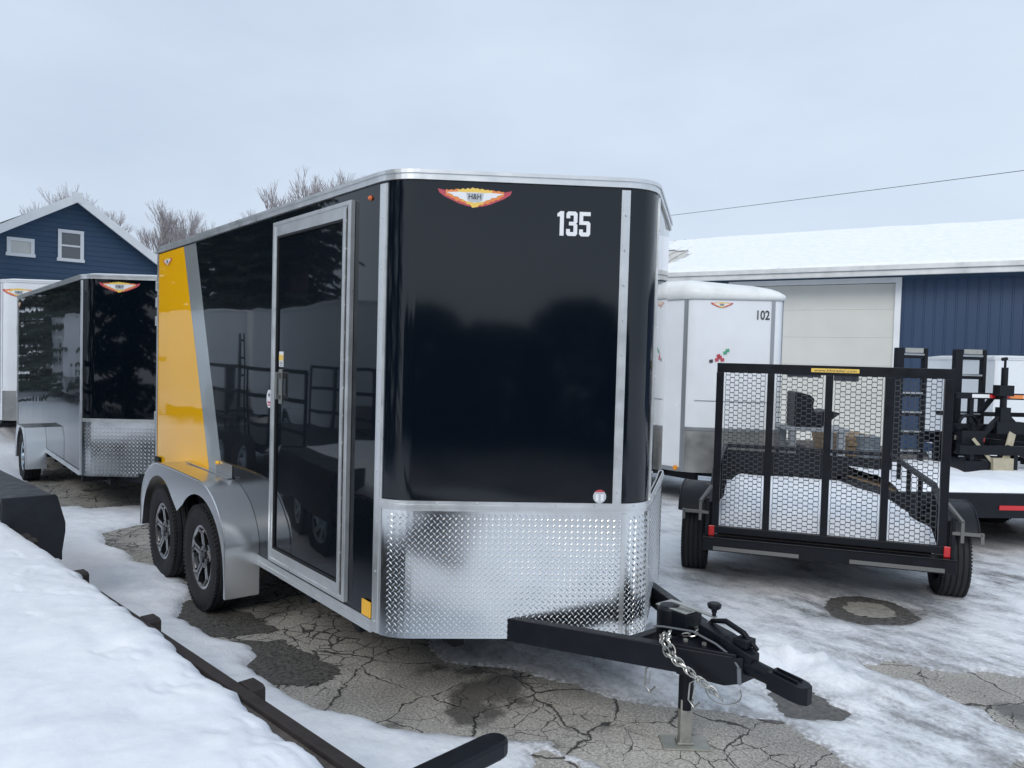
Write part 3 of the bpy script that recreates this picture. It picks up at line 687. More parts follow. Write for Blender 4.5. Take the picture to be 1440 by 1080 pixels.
mb=MB(); mb.tube([(1.24,.03,.605),(1.32,.03,.625),(1.42,.025,.60),(1.50,.02,.545)],[.011,.014,.014,.010],8); mb.bb(1.40,1.47,-.03,.05,.55,.585); mb.build('coupler_latch',M['metal'],T,bevel=.003)
# jack
J=MB(); J.tube([(1.13,0,.15),(1.13,0,.60)],.036,20); J.bb(1.09,1.17,-.05,.05,.52,.545); jk=J.build('jack',M['metal'],T,True)
mb=MB(); RZ=Matrix.Translation((1.13,0,0))@Matrix.Rotation(math.radians(50),4,'Z'); mb.bb(-.029,.029,-.029,.029,-.018,.20,0,RZ); mb.bb(-.115,.115,-.07,.07,-.030,-.020,0,RZ); mb.bb(-.04,.04,-.035,.035,-.020,-.008,0,RZ); mb.build('jack_foot',M['galv'],jk,bevel=.003)
mb=MB(); mb.bb(.985,1.165,-.060,.060,.515,.625); mb.lathe([(.062,.50),(.062,.62),(.05,.635),(.0005,.637)],(1.03,-.02,0),'z',24); mb.build('jack_head',M['metal'],jk,bevel=.006)
mb=MB(); mb.bb(.975,1.16,-.062,.062,.627,.634); mb.bar((1.04,0,.648),(1.285,.0,.640),.028,.007); mb.bar((1.16,.03,.55),(1.25,-.02,.55),.05,.02); mb.build('jack_crank',M['zinc'],jk,bevel=.002)
mb=MB(); mb.tube([(1.275,0,.640),(1.275,0,.685)],.010,10); mb.lathe([(.0005,.705),(.026,.705),(.034,.698),(.030,.682),(.014,.672),(.012,.66),(.0005,.66)],(1.275,0,0),'z',20); mb.build('crank_knob',M['metal'],jk,True)
# safety chains
def chain(pts,parent,lk=.036,name='safety_chain'):
    mb=MB(); P=[Vector(p) for p in pts]; seg=[(b-a).length for a,b in zip(P,P[1:])]; tot=sum(seg); n=max(2,int(tot/(lk*.72)))
    def at(d):
        for a,b,l in zip(P,P[1:],seg):
            if d<=l: return a.lerp(b,d/l)
            d-=l
        return P[-1]
    for k in range(n):
        c=at((k+.5)*tot/n); d=(at(min(tot,(k+.9)*tot/n))-at(max(0,(k+.1)*tot/n))).normalized()
        a=Vector((0,0,1)) if abs(d.z)<.8 else Vector((1,0,0)); r=d.cross(a).normalized(); u=r.cross(d)
        side=(r*.8+u*.6) if k%2 else (r*.6-u*.8)
        ring=[]
        for t in range(10):
            an=2*PI*t/10; ring.append(c+d*math.cos(an)*lk*.58+side*math.sin(an)*lk*.33)
        mb.tube(ring,.0036,5,0,True)
    return mb.build(name,M['zinc'],parent,True)
chain([(1.10,-.15,.54),(1.15,-.222,.537),(1.20,-.240,.49),(1.29,-.195,.43),(1.38,-.16,.375),(1.43,-.145,.34)],T,.044)
chain([(1.23,.03,.60),(1.22,-.0,.575),(1.20,-.05,.545),(1.16,-.08,.535)],T)
chain([(1.12,-.13,.55),(1.18,-.215,.545),(1.24,-.228,.48),(1.31,-.190,.42),(1.39,-.155,.37)],T,.044)
for (x,y_,z) in ((.99,-.10,.33),(1.24,-.08,.34)):
    mb=MB(); mb.tube([(x,y_,z+.06),(x+.005,y_,z+.01),(x-.03,y_,z-.02),(x-.035,y_,z-.10),(x,y_,z-.125),(x+.03,y_,z-.09)],.0045,6)
    mb.tube([(x,y_,z-.02),(x-.012,y_,z-.09)],.0035,5); mb.build('chain_hook',M['zinc'],T,True)
mb=MB(); mb.tube([(1.36+.09*math.cos(t*PI/10),-.03+.03*math.sin(t*PI/5),.36-.10*math.sin(t*PI/10)) for t in range(11)],.0028,6); mb.build('breakaway_cable',M['zinc'],T,True)
mb=MB(); mb.tube([(1.00,-.10,.535),(1.06,-.10,.55),(1.20,-.06,.56),(1.34,-.07,.545),(1.42,-.06,.51),(1.46,-.062,.47)],.005,8); mb.tube([(1.46,-.062,.47),(1.465,-.062,.40)],.010,10); mb.build('wiring_plug',M['cable'],T,True)
for bx_,by_ in ((1.20,-.11),(1.28,-.075),(1.20,.11),(1.28,.075),(1.36,0)):
    mb=MB(); mb.lathe([(.0005,.534),(.012,.534),(.012,.523)],(bx_,by_,0),'z',6); mb.build('coupler_bolt',M['galv'],T)

# ---- other enclosed trailers share one builder
def cargo(root,L,w,zb,zt,za,xc,D,body,guard,wheelx,R,style,fm,trim,dome=False,under=True,T_=.13,T2=.156,bullet=0,rail=True):
    p=Path(L,w,xc,D,T_,T2)
    body_shell(root,p,L,w,zb,zt,body,M['under'])
    roof_part(root,p,zt,trim)
    mb=MB()
    for s,hw in ((-.02,.028),(p.nl,.022),(2*p.nose-p.nl,.022),(2*p.nose+.02,.028)): p.ribbon(mb,s-hw,s+hw,zb+.005,zt-.055,.004,.006)
    p.ribbon(mb,-L+.002,-.05,zb-.004,zb+.05,.004,.008); p.ribbon(mb,-L+.002,-L+.045,zb+.05,zt-.055,.004,.006)
    mb.build('trim',trim,root)
    mb=MB(); p.ribbon(mb,.012,2*p.nose-.013,zb+.001,za-.02,.004,.003); mb.build('stone_guard',guard,root)
    mb=MB(); p.ribbon(mb,.0,2*p.nose-.0,za-.02,za+.02,.0105,.006); mb.build('guard_trim',trim,root)
    mb=MB()
    for x in np.arange(-L+.2,0,.6): mb.bb(x-.03,x+.03,-w+.05,w-.05,zb-.1,zb-.012)
    for sy in(-1,1):
        mb.bb(-L+.05,.05,sy*.6-.03,sy*.6+.03,zb-.12,zb-.004); mb.bar((0,sy*w*.62,zb-.02),(D+.62,sy*.03,zb+.01),.05,.1)
    for x in wheelx: mb.tube([(x,-w-.05,R),(x,w+.05,R)],.035,10)
    mb.build('chassis',M['frame'],root)
    for sg in(-1,1):
        for x in wheelx: wheel(root,x,sg*(w+.13),R,R,.19,sg,style)
        x0=max(wheelx)+R+.13; x1=min(wheelx)-R-.13; zt_=2*R+.08
        prof=[(x0+.03,.22),(x0,.55),(x0-.04,zt_-.10),(x0-.14,zt_),(x1+.14,zt_),(x1+.04,zt_-.10),(x1,.55),(x1-.03,.28)]
        sk=[(x1+.03,.28)]
        for i,x in enumerate(sorted(wheelx)):
            sk+=[(x+(R+.07)*math.cos(math.radians(a)),R+(R+.07)*math.sin(math.radians(a))) for a in range(170,0,-20)]
        sk+=[(x0-.01,.22)]
        fender_part(root,prof,sk,sg*(w+.002),sg*(w+.245),fm)
    return p

B=thing('enclosed_trailer',(-6.10,-.42,0),0,'smaller glossy black enclosed trailer with single axle and light wheels, parked behind the yellow corner','trailer')
pB=cargo(B,5.22,.915,.43,2.64,1.05,.05,.72,M['black'],M['tread'],[-2.78],.335,'plain',M['fender'],M['alu'])
mb=MB(); tread_plate(pB,mb,.05,1.2,.445,1.01,.007,.042); mb.build('tread_pattern',M['tread'],B)
emblem(pB,.42,2.52,.22,B,.005); emblem(pB,-5.0,2.50,.15,B,.004)
for z0_,z1_ in ((2.02,2.16),(1.0,1.12)):
    mb=MB(); mb.bb(-5.255,-5.223,-.93,-.88,z0_,z1_); mb.build('rear_hinge',M['alu'],B)

Wt=thing('enclosed_trailer',(-2.72,5.72,0),0,'white enclosed trailer with rounded white roof cap and number 102, beside the black trailer nose','trailer')
pW=cargo(Wt,4.3,.84,.46,2.72,1.02,.05,.86,M['white'],M['stone'],[-2.3],.345,'plain',M['white'],M['trimgrey'])
# bulbous moulded front cap of the roof
mb=MB(); st=pW.stops(-4.25,2*pW.nose+4.25); n=len(st); rings=[]
prof=[(0.014,2.665),(.03,2.68),(.035,2.76),(.02,2.84),(-.05,2.90),(-.16,2.93),(-.4,2.95)]
for off,z in prof:
    for s in st: x,y_=pW.at(s,off) if off>-.1 else ((pW.at(s,0)[0]+1.8)*(1+off*.42)-1.8,pW.at(s,0)[1]*(1+off*1.1)); rings.append((x,y_,z))
fs=[]
rings=[(x,y_,z-(.13*max(0,min(1,(x+.25)/1.1))*min(1,(z-2.68)/.2) if z>2.68 else 0)) for x,y_,z in rings]
for k in range(len(prof)-1):
    for i in range(n-1): fs.append((k*n+i,k*n+i+1,(k+1)*n+i+1,(k+1)*n+i))
fs.append(tuple((len(prof)-1)*n+i for i in range(n)))
mb.add(rings,fs); mb.build('roof_cap',M['whitecap'],Wt,True,sharp=60)
emblem(pW,.42,2.60,.14,Wt,.006)
mb=MB(); pW.ribbon(mb,.12,pW.nl-.03,1.375,1.385,.003,.003); mb.build('panel_seam',M['trimgrey'],Wt)
mb=MB(); f=pW.fn(.86,2.42); put_text(mb,'102',f,.12,.155,.006,0,.02); mb.build('number',M['ink'],Wt)
mb=MB(); f=pW.fn(.36,1.88)
for a,b,mi in ((0,0,0),(.04,.03,0),(.07,.0,0),(.10,.09,1),(.13,.12,1),(-.07,-.02,2),(.02,.05,0)): mb.prism([(a,b),(a+.045,b+.01),(a+.04,b+.05),(a-.005,b+.04)],f,.006,.008,mi)
mb.build('side_sticker',[M['dred'],M['dgreen'],M['ink']],Wt)
mb=MB(); mb.lathe([(.0005,-.03),(.03,-.024),(.035,0)],(-.10,-.845,.50),'y',16); mb.build('marker_lamp',M['amber'],Wt,True)

Fw=thing('enclosed_trailer',(-12.85,-.1,0),math.radians(0),'large white enclosed trailer at the left edge behind the small black trailer','trailer')
pF=cargo(Fw,5.5,1.3,.5,3.0,1.05,.05,.85,M['white'],M['stone'],[-2.9],.345,'plain',M['white'],M['wtrim'])
emblem(pF,.30,2.78,.3,Fw,.005)
mb=MB(); f=pF.fn(.78,1.70); mb.prism([(0,0),(.32,0),(.32,.36),(0,.36)],f,.0045,.006,0)
for k in range(5): mb.prism([(.05,.05+k*.06),(.27-.04*(k%2),.05+k*.06),(.27-.04*(k%2),.07+k*.06),(.05,.07+k*.06)],f,.0062,.007,1)
mb.build('notice_sticker',[M['dwhite'],M['dsilver']],Fw)

# ------------------------------------------------------------------ foreground flatbed trailer
FA=math.radians(6.64)
FB=thing('flatbed_trailer',(-1.3475,-2.254,0),FA,'dark steel flatbed trailer heaped with clean snow in the left foreground','trailer')
DZ=.65
mb=MB(); mb.bb(-4.2,3.02,-2.10,-.040,DZ-.06,DZ-.02); mb.build('deck',M['deckwood'],FB)
mb=MB(); mb.bb(-4.2,3.06,-.040,.005,DZ-.16,DZ); mb.bb(-4.2,3.06,-2.16,-2.10,DZ-.16,DZ); mb.bb(3.02,3.06,-2.1,-.040,DZ-.162,DZ-.002)
mb.build('side_rail',M['rust'],FB,bevel=.004)
for xx in (-.78,-.93,.16,1.12,2.06):
    mb=MB(); mb.prism([(-.055,-.12),(.055,-.12),(.055,-.005),(.035,.004),(-.035,.004),(-.055,-.005)],lambda u,v,w,xx=xx:(xx+u,w,DZ+v),.006,.062); mb.build('stake_pocket',M['rust'],FB,bevel=.004)
mb=MB() # fender box with rounded shoulder
mb.prism([(-.05,.42),(.30,.42),(.325,.60),(.325,.66),(.275,.845),(.26,.86),(-.05,.865)],lambda u,v,w:(w,u,v),-1.12,-1.14); mb.prism([(-.05,.845),(.265,.843),(.275,.835),(.325,.66),(.325,.60),(.31,.60),(.31,.655),(.262,.825),(-.05,.83)],lambda u,v,w:(w,u,v),-1.141,-2.95)
mb.prism([(-.05,.42),(.30,.42),(.325,.60),(.325,.66),(.275,.845),(.26,.86),(-.05,.865)],lambda u,v,w:(w,u,v),-2.951,-2.97)
mb.bb(-2.95,-1.141,.300,.312,.40,.66); mb.build('fender',M['platesteel'],FB,bevel=.006)
for x in(-1.6,-2.5): wheel(FB,x,.16,.345,.345,.2,1,'plain'); wheel(FB,x,-2.30,.345,.345,.2,-1,'plain')
mb=MB(); mb.bb(3.065,3.145,-2.25,.24,.715,.765); mb.lathe([(.0005,.716),(.04,.716),(.04,.764),(.0005,.764)],(3.105,.24,0),'z',16)
mb.build('end_bar',M['metal'],FB,bevel=.008)
mb=MB(); mb.bb(3.075,3.105,-2.2,.17,.30,.715); mb.build('end_plate',M['rust'],FB)
mb=MB(); 
for x in np.arange(-4.0,3.0,.6): mb.bb(x-.03,x+.03,-2.09,-.06,DZ-.16,DZ-.065)
for sy in(-.5,-1.6): mb.bb(-4.1,3.0,sy-.04,sy+.04,DZ-.28,DZ-.162)
mb.build('chassis',M['frame'],FB)
# snow load on the deck
fx=np.arange(-4.2,3.02,.022); fy=np.concatenate([np.arange(-2.14,-.4,.05),np.arange(-.4,.012,.011)]); FX,FY=np.meshgrid(fx,fy)
edge=.002-.004*np.clip(FX+1.0,0,9)-.085*np.clip((FX-.3)/2.6,0,1)-(fbm(FX,FX*0,3.2,4,7)-.5)*.06*np.clip((FX+.6)/2,0.05,1)-(fbm(FX,FY,14,4,9)-.5)*.05*np.clip((FX+.8)/1.2,.1,1)
dist=edge-FY
hs=.045+.03*fbm(FX,FY,1.2,4,17)+(fbm(FX,FY,5,5,23)-.5)*.032+(fbm(FX,FY,2.2,2,29)-.5)*.04-.007*np.clip(1-((fbm(FX,FY,7,2,83)-.66)/.05)**2,0,1)+.03*np.exp(-((FX+1.4)/.7)**2)*np.exp(-((FY+.1)/.3)**2)
FZ=DZ-.018+.02+np.where(dist>0,(1-np.exp(-dist/.035))*hs,-.03)
ca,sa=math.cos(FA),math.sin(FA)
o=grid_object('snow_load',FX*ca-FY*sa-1.3475,FX*sa+FY*ca-2.254,FZ,M['cleansnow'],mask=(dist>-.02))
o['kind']='stuff'; o['label']='smooth clean snow covering the foreground flatbed deck'

# ------------------------------------------------------------------ utility trailer with ramp gate
UA=math.radians(32.5)
U=thing('utility_trailer',(.40,2.63,0),UA,'black open utility trailer with raised mesh ramp gate and snow in its bed','trailer')
# local: x across (gate -.82..+.82), y away along the bed
HW=.84; GZ0,GZ1=.50,1.865
Ln=2.75
mb=MB()
mb.bb(-HW,HW,-.065,-.015,GZ1-.075,GZ1,0)
mb.bb(-HW,HW,-.065,-.015,GZ0,GZ0+.055,0)
for x in (-HW+.025,HW-.03): mb.bb(x-.028,x+.028,-.066,-.014,GZ0+.055,GZ1-.075)
for x in (-.43,-.005,.41): mb.bb(x-.026,x+.026,-.068,-.020,GZ0+.055,GZ1-.075)
gate=mb.build('ramp_gate',M['metal'],U,bevel=.003)
# expanded-metal panels, one per bay
xs_=[-HW+.053,-.456,-.404,-.031,.021,.384,.436,HW-.058]
for k in range(4):
    a,b=xs_[2*k],xs_[2*k+1]; mb=MB(); cw=.072; ch=.040; z0,z1=GZ0+.05,GZ1-.07
    nc=int(round((b-a)/cw)); cw=(b-a)/nc; nr=int((z1-z0)/ch)
    for r in range(nr*2+1):
        z=z0+r*ch/2; off=(r%2)*cw/2
        # long strand segments: flat node then slanted legs
        for c in range(-1,nc+1):
            xl=a+c*cw+off
            for (p,q) in (((xl,z),(xl+cw*.5,z+ch*.5)),((xl+cw*.5,z+ch*.5),(xl+cw,z))):
                if r%2: continue
                pass
            p1=(xl+cw*.22,z); p2=(xl+cw*.28,z+ch*.5); 
            n0=(xl-cw*.22,z)
            if n0[0]>=a-.001 and p1[0]<=b+.001: mb.bar((n0[0],-.044,z),(p1[0],-.044,z),.005,.0065)
            if p1[0]>=a-.001 and p2[0]<=b+.001: mb.bar((p1[0],-.044,z),(p2[0],-.044,z+ch*.5),.004,.0038)
            p3=(xl+cw*.72,z+ch*.5); p4=(xl+cw*.78,z)
            if p3[0]>=a-.001 and p4[0]<=b+.001: mb.bar((p3[0],-.044,z+ch*.5),(p4[0],-.044,z),.004,.0038)
    mb.build('mesh_panel',M['mesh'],gate)
mb=MB(); mb.bb(-.14,.20,-.0665,-.0655,GZ1-.052,GZ1-.022,0); put_text(mb,'www.hhtrailer.com',lambda u,v,w:(-.12+u,-.0667-w,GZ1-.047+v),.020,.30,.0005,1,.01)
mb.build('web_sticker',[M['dyellow'],M['ink']],gate)
# bed frame and bumper
mb=MB(); mb.bb(-.90,.90,-.12,-.02,GZ0-.135,GZ0-.03); mb.bb(-.90,.90,-.135,-.05,GZ0-.029,GZ0-.022)
for x in(-.86,.86): mb.bb(x-.03,x+.03,-.02,Ln,GZ0-.12,GZ0-.02)
mb.bb(-.89,.89,Ln-.001,Ln+.05,GZ0-.12,GZ0-.02)
for y_ in np.arange(.3,Ln,.5): mb.bb(-.83,.83,y_-.02,y_+.02,GZ0-.11,GZ0-.045)
mb.build('frame',M['metal'],U,bevel=.004)
mb=MB(); mb.bb(-.83,.83,-.01,Ln,GZ0-.04,GZ0-.022); mb.build('floor',M['deckwood'],U)
mb=MB() # rails
zr=.92
for x in(-.86,.86):
    mb.bar((x,.55,zr),(x,Ln,zr),.04,.04); mb.bar((x,.55,zr),(x,-.0,.72),.04,.035)
    for y_ in(.03,.55,1.1,1.65,2.2,Ln): mb.bb(x-.018,x+.018,y_-.018,y_+.018,GZ0-.03,zr if y_>.3 else .72)
mb.bar((-.86,Ln,zr),(.86,Ln,zr),.04,.04)
for x in (-.3,.3): mb.bb(x-.018,x+.018,Ln-.018,Ln+.018,GZ0-.03,zr)
mb.bb(-.84,.84,Ln+.02,Ln+.024,GZ0+.02,zr-.05)
mb.build('rail',M['frame'],U,bevel=.003)
for sg in(-1,1):
    wheel(U,sg*1.0,.66,0,.01,.01,1,'plain') if False else None
    # wheels turned a quarter: build under a pivot via swapped axes
wheels=[]
def xwheel(parent,x,y_,R,W,sg):
    h=wheel(parent,0,0,0,R,W,-1,'plain'); h.location=(x,y_,R); h.rotation_euler=(0,0,PI/2 if sg>0 else -PI/2); return h
for sg in(-1,1):
    xwheel(U,sg*1.015,.70,.335,.20,sg)
    prof=[(-.41,.60),(-.36,.68),(-.25,.755),(-.10,.785),(.10,.785),(.25,.755),(.36,.68),(.41,.60)]
    mb=MB(); n=len(prof); y0,y1=sg*.895,sg*1.135
    vs=[(y0,.70+u,v) for u,v in prof]+[(y1,.70+u,v) for u,v in prof]+[(y0,.70+u*.985,v-.008) for u,v in prof]+[(y1,.70+u*.985,v-.008) for u,v in prof]
    mb.add(vs,[(i,i+1,n+i+1,n+i) for i in range(n-1)]+[(2*n+i,2*n+i+1,3*n+i+1,3*n+i) for i in range(n-1)]); mb.tube([(y1,.70+u,v) for u,v in prof],.008,6)
    mb.tube([(y0,.70+u,v) for u,v in prof],.008,6)
    mb.build('fender',M['frame'],U,True)
    mb=MB(); mb.bb(sg*.84-.022,sg*.84+.022,-.082,-.066,GZ0-.02,GZ0+.06); mb.build('tail_light',M['red'],U,bevel=.003)
    mb=MB(); mb.bb(sg*.875-.012,sg*.875+.012,-.09,-.03,.40,.78); mb.bar((sg*.90,-.05,.77),(sg*.90,.34,.66),.03,.03); mb.build('gate_arm',M['frame'],U,bevel=.003)
    mb=MB(); mb.bar((sg*.865,-.085,.665),(sg*1.06,-.085,.665),.022,.022); mb.bar((sg*1.06,-.085,.68),(sg*1.06,-.085,.60),.022,.022); mb.bar((sg*.93,-.09,.60),(sg*.93,-.09,.75),.022,.022); mb.bar((sg*.93,-.09,.75),(sg*.855,.05,.86),.025,.02)
    mb.build('gate_latch',M['latch'],U)
    mb=MB(); mb.bb(sg*.50-.32,sg*.50+.32,-.128,-.121,GZ0-.125,GZ0-.095); mb.build('reflective_strip',M['latch'],U)
# snow in the bed
bx=np.arange(-.83,.831,.03); by=np.arange(0.0,Ln,.03); BX,BY=np.meshgrid(bx,by)
BZ=GZ0-.01+.10+.10*(fbm(BX,BY,1.4,4,41)-.3)+.05*np.exp(-((BY-.4)/.5)**2)-.14*np.clip((np.abs(BX)-.66)/.17,0,1)**2*fbm(BX,BY,3,3,4)*2-.10*np.clip((.15-BY)/.15,0,1)
ca,sa=math.cos(UA),math.sin(UA)
o=grid_object('snow_load',BX*ca-BY*sa+.40,BX*sa+BY*ca+2.63,BZ,M['cleansnow'])
o['kind']='stuff'; o['label']='white snow lying in the bed of the open utility trailer'

# ------------------------------------------------------------------ equipment trailers at the right edge
EA=math.atan2(.81,.59)
Q=thing('flatbed_trailer',(.12,4.60,0),EA,'black flatbed trailer with snowy deck and red side reflector at the right edge','trailer')
# local x along the visible side, y away (left)
mb=MB(); mb.bb(-.1,5.5,0,.07,.42,.66); mb.bb(-.1,5.5,2.0,2.07,.52,.66); mb.bb(-.1,-.03,.07,2.0,.522,.658)
mb.bb(.3,5.2,.5,.6,.40,.52); mb.bb(.3,5.2,1.4,1.5,.40,.52); mb.build('frame',M['metal'],Q,bevel=.004)
mb=MB(); mb.bb(-.03,5.5,.07,2.0,.60,.655); mb.build('deck',M['wood'],Q)
mb=MB(); mb.bb(1.0,1.5,-.008,-.001,.50,.545); mb.build('side_reflector',M['red'],Q)
for x in(2.2,3.1): wheel(Q,x,.25,.36,.36,.2,-1,'plain'); wheel(Q,x,1.8,.36,.36,.2,1,'plain')
qx=np.arange(.0,5.4,.05); qy=np.arange(.03,2.05,.04); QX,QY=np.meshgrid(qx,qy)
QZ=.655+.10*(1-np.exp(-np.minimum(QY-.02,2.06-QY)/.12))*(.5+fbm(QX,QY,1.5,4,77))
ca,sa=math.cos(EA),math.sin(EA)
o=grid_object('snow_load',QX*ca-QY*sa+.12,QX*sa+QY*ca+4.60,QZ,M['cleansnow']); o['kind']='stuff'; o['label']='snow lying on the deck of the flatbed at the right edge'

# trailer with two upright loading ramps
RT=thing('equipment_trailer',(-.60,6.30,0),math.atan2(.66,.75)+.15,'black equipment trailer with two tall loading ramps standing upright behind the mesh gate','trailer')
mb=MB(); mb.bb(-.35,1.25,-.03,.05,.48,.60); mb.bb(-.35,-.27,.05,3.6,.48,.60); mb.bb(1.17,1.25,.05,3.6,.48,.60)
for y_ in np.arange(.4,3.6,.5): mb.bb(-.27,1.17,y_-.03,y_+.03,.50,.58)
mb.build('frame',M['metal'],RT,bevel=.004)
mb=MB(); mb.bb(-.27,1.17,.05,3.6,.581,.63); mb.build('deck',M['deckwood'],RT)
for x in(-.42,1.32): 
    for y_ in(1.4,2.3): xwheel(RT,x,y_,.34,.2,1 if x>0 else -1)
for x0 in(-.18,.50):
    mb=MB(); w_=.36
    mb.bb(x0,x0+.085,-.115,-.035,.55,2.10); mb.bb(x0+w_-.04,x0+w_,-.115,-.035,.55,2.10)
    for k in range(7):
        z=.66+k*.225; mb.bb(x0+.085,x0+w_-.04,-.105,-.045,z-.03,z+.03)
    r=mb.build('loading_ramp',M['metal'],RT,bevel=.003)
    mb=MB(); mb.bb(x0+.09,x0+w_-.06,-.122,-.1155,2.045,2.10); mb.build('ramp_foot',M['galv'],r)
    for k in range(7):
        mb=MB(); z=.66+k*.225; mb.bb(x0+.086,x0+w_-.041,-.110,-.1052,z+.006,z+.026); mb.build('rung_edge',M['trimgrey'],r)

# stacked trailer frame with jack, lights and tan strap (right edge)
K=thing('stacked_trailer_frame',(.02,6.55,0),math.atan2(.80,.60),'black trailer frame stacked on the snowy deck, with upright jack, reflective tape and tan strap','trailer frame')
mb=MB()
mb.bar((-.2,0,1.57),(3.0,0,1.57),.06,.07); mb.bar((-.3,0,1.20),(3.0,0,1.20),.10,.10); mb.bar((-.3,.5,1.05),(3.0,.5,1.05),.10,.13)
for x in(.0,.85,1.7,2.6): mb.bar((x,.02,1.0),(x,.02,1.57),.05,.05)
for x in(-.2,.6,1.4,2.4): mb.bar((x,.3,.70),(x,.3,1.02),.09,.06)
mb.bar((-.3,0,1.08),(1.0,0,.98),.05,.09); mb.bar((.2,-.03,1.05),(.55,-.03,.86),.04,.05)
mb.bar((-.3,-.25,.98),(3.0,-.25,.98),.08,.10); mb.bar((-.25,.25,1.35),(3.0,.25,1.35),.05,.05); mb.bar((.25,0,1.57),(.25,.5,1.1),.04,.05); mb.bar((1.15,0,1.2),(1.15,-.28,.74),.06,.07)
for x in(-.15,.35,1.0,1.35): mb.bar((x,-.24,.68),(x,-.24,.95),.07,.05); mb.bar((x,.0,.9),(x+.12,.0,1.2),.05,.04)
mb.bar((.25,-.26,1.02),(.9,-.26,.72),.05,.05); mb.bb(-.25,.1,-.3,.1,.70,.86); mb.bb(.75,1.05,-.2,.2,.68,.90)
mb.build('frame',M['metal'],K,bevel=.004)
jx=.30
mb=MB(); mb.tube([(jx,-.10,1.25),(jx,-.10,1.90)],.035,12); mb.tube([(jx,-.10,1.90),(jx,-.10,1.99)],.014,8); mb.bb(jx-.09,jx+.08,-.16,-.04,1.58,1.70); mb.bb(jx-.06,jx+.06,-.15,-.05,1.25,1.45); mb.tube([(jx-.04,-.10,1.99),(jx+.02,-.10,2.0)],.02,8)
mb.bar((jx-.24,-.1,1.12),(jx+.04,-.1,1.42),.06,.05); mb.bar((jx-.1,-.1,1.22),(jx+.22,-.1,1.22),.12,.14); mb.bar((jx,-.1,1.4),(jx+.2,-.1,1.2),.05,.05); mb.build('jack',M['frame'],K,bevel=.004)
for k,(x0,x1,m_) in enumerate(((-.02,.18,'dwhite'),(.18,.25,'red'),(.36,.42,'red'),(.42,.58,'dorange'),(.58,.9,'dwhite'))):
    mb=MB(); mb.bb(x0,x1,-.036,-.031,1.55,1.59); mb.build('reflective_tape',M[m_],K)
mb=MB(); mb.bb(-.22,-.04,-.057,-.051,1.07,1.12,0); mb.bb(-.04,.13,-.066,-.051,1.05,1.13,1); mb.build('tail_light',[M['galv'],M['red']],K)
mb=MB(); mb.bar((.40,-.14,1.20),(.20,-.30,.82),.085,.012,0,(0,1,0)); mb.bar((.20,-.30,.82),(.10,-.36,.60),.085,.012,0,(0,1,0)); mb.bar((-.10,-.20,1.10),(.10,-.32,.80),.035,.012,0,(0,1,0)); mb.bb(.05,.28,-.34,-.28,.76,.90); mb.build('strap',M['strap'],K)
mb=MB(); mb.lathe([(.10,-.03),(.12,0),(.10,.03)],(-.10,-.1,1.25),'y',16); mb.bb(-.2,.05,-.16,-.05,1.02,1.18); mb.tube([(-.1,-.08,1.2),(.05,-.1,1.1),(.12,-.15,.9),(.3,-.2,.75)],.012,6); mb.build('winch',M['frame'],K)

# white trailer at right, beyond
Wr=thing('enclosed_trailer',(.28,13.95,0),math.radians(50),'low white enclosed trailer under the blue wall at the right edge','trailer')
cargo(Wr,3.4,1.0,.5,2.08,1.0,.05,.6,M['white'],M['stone'],[-2.2],.34,'plain',M['white'],M['wtrim'])

# clutter seen through the gate
mb=MB()
for k in range(4):
    for j in range(3): mb.bb(-.62+ (k%2)*.03,.62+(k%3)*.04,j*.15-.22,j*.15-.08,.005+k*.07,.005+k*.07+.064)
o=mb.build('timber_stack',M['wood'],None,bevel=.004,loc=(-2.05,7.76,.63),rotz=math.radians(140)); tag(o,'stack of brown timber boards seen through the mesh gate','timber')
mb=MB(); mb.lathe([(.0005,.0),(.16,.0),(.16,.10),(.168,.11),(.16,.12),(.16,.27),(.168,.28),(.15,.285),(.0005,.27)],(0,0,0),'z',28)
o=mb.build('drum',M['greybin'],None,True,loc=(-1.56,7.42,.632)); tag(o,'low blue grey metal drum beside the timber stack behind the mesh gate','drum')
KS=.83
mb=MB() # black loader-bucket-like hopper on a post frame
mb.prism([(-.38,0),(.10,0),(.42,.30),(.20,.36),(-.02,.30),(-.06,.42),(-.04,.58),(-.12,.66),(-.34,.72),(-.38,.70)],lambda u,v,w:(u*KS*.8,w*KS*.7,v*.58),-.35,.35)
o=mb.build('bucket_attachment',M['metal'],None,bevel=.01,loc=(-1.45,5.72,1.13),rotz=math.radians(44)); tag(o,'black steel bucket attachment standing in front of the garage door','machine part')
mb=MB()
for x in(-.28,.28):
    for y_ in(-.24,.24): mb.bb(x-.04,x+.04,y_-.04,y_+.04,0,1.085)
mb.bb(-.36,.36,-.30,.30,1.085,1.128); o=mb.build('steel_stand',M['trimgrey'],None,bevel=.004,loc=(-1.45,5.72,.0),rotz=math.radians(44)); tag(o,'grey four-legged steel stand under the black bucket','stand')

# ------------------------------------------------------------------ garage building
GA=math.atan2(.328,.945)
G=thing('garage_building',(-9.35,12.32,0),GA,'long navy blue ribbed metal garage with cream overhead door and snowy roof','building')
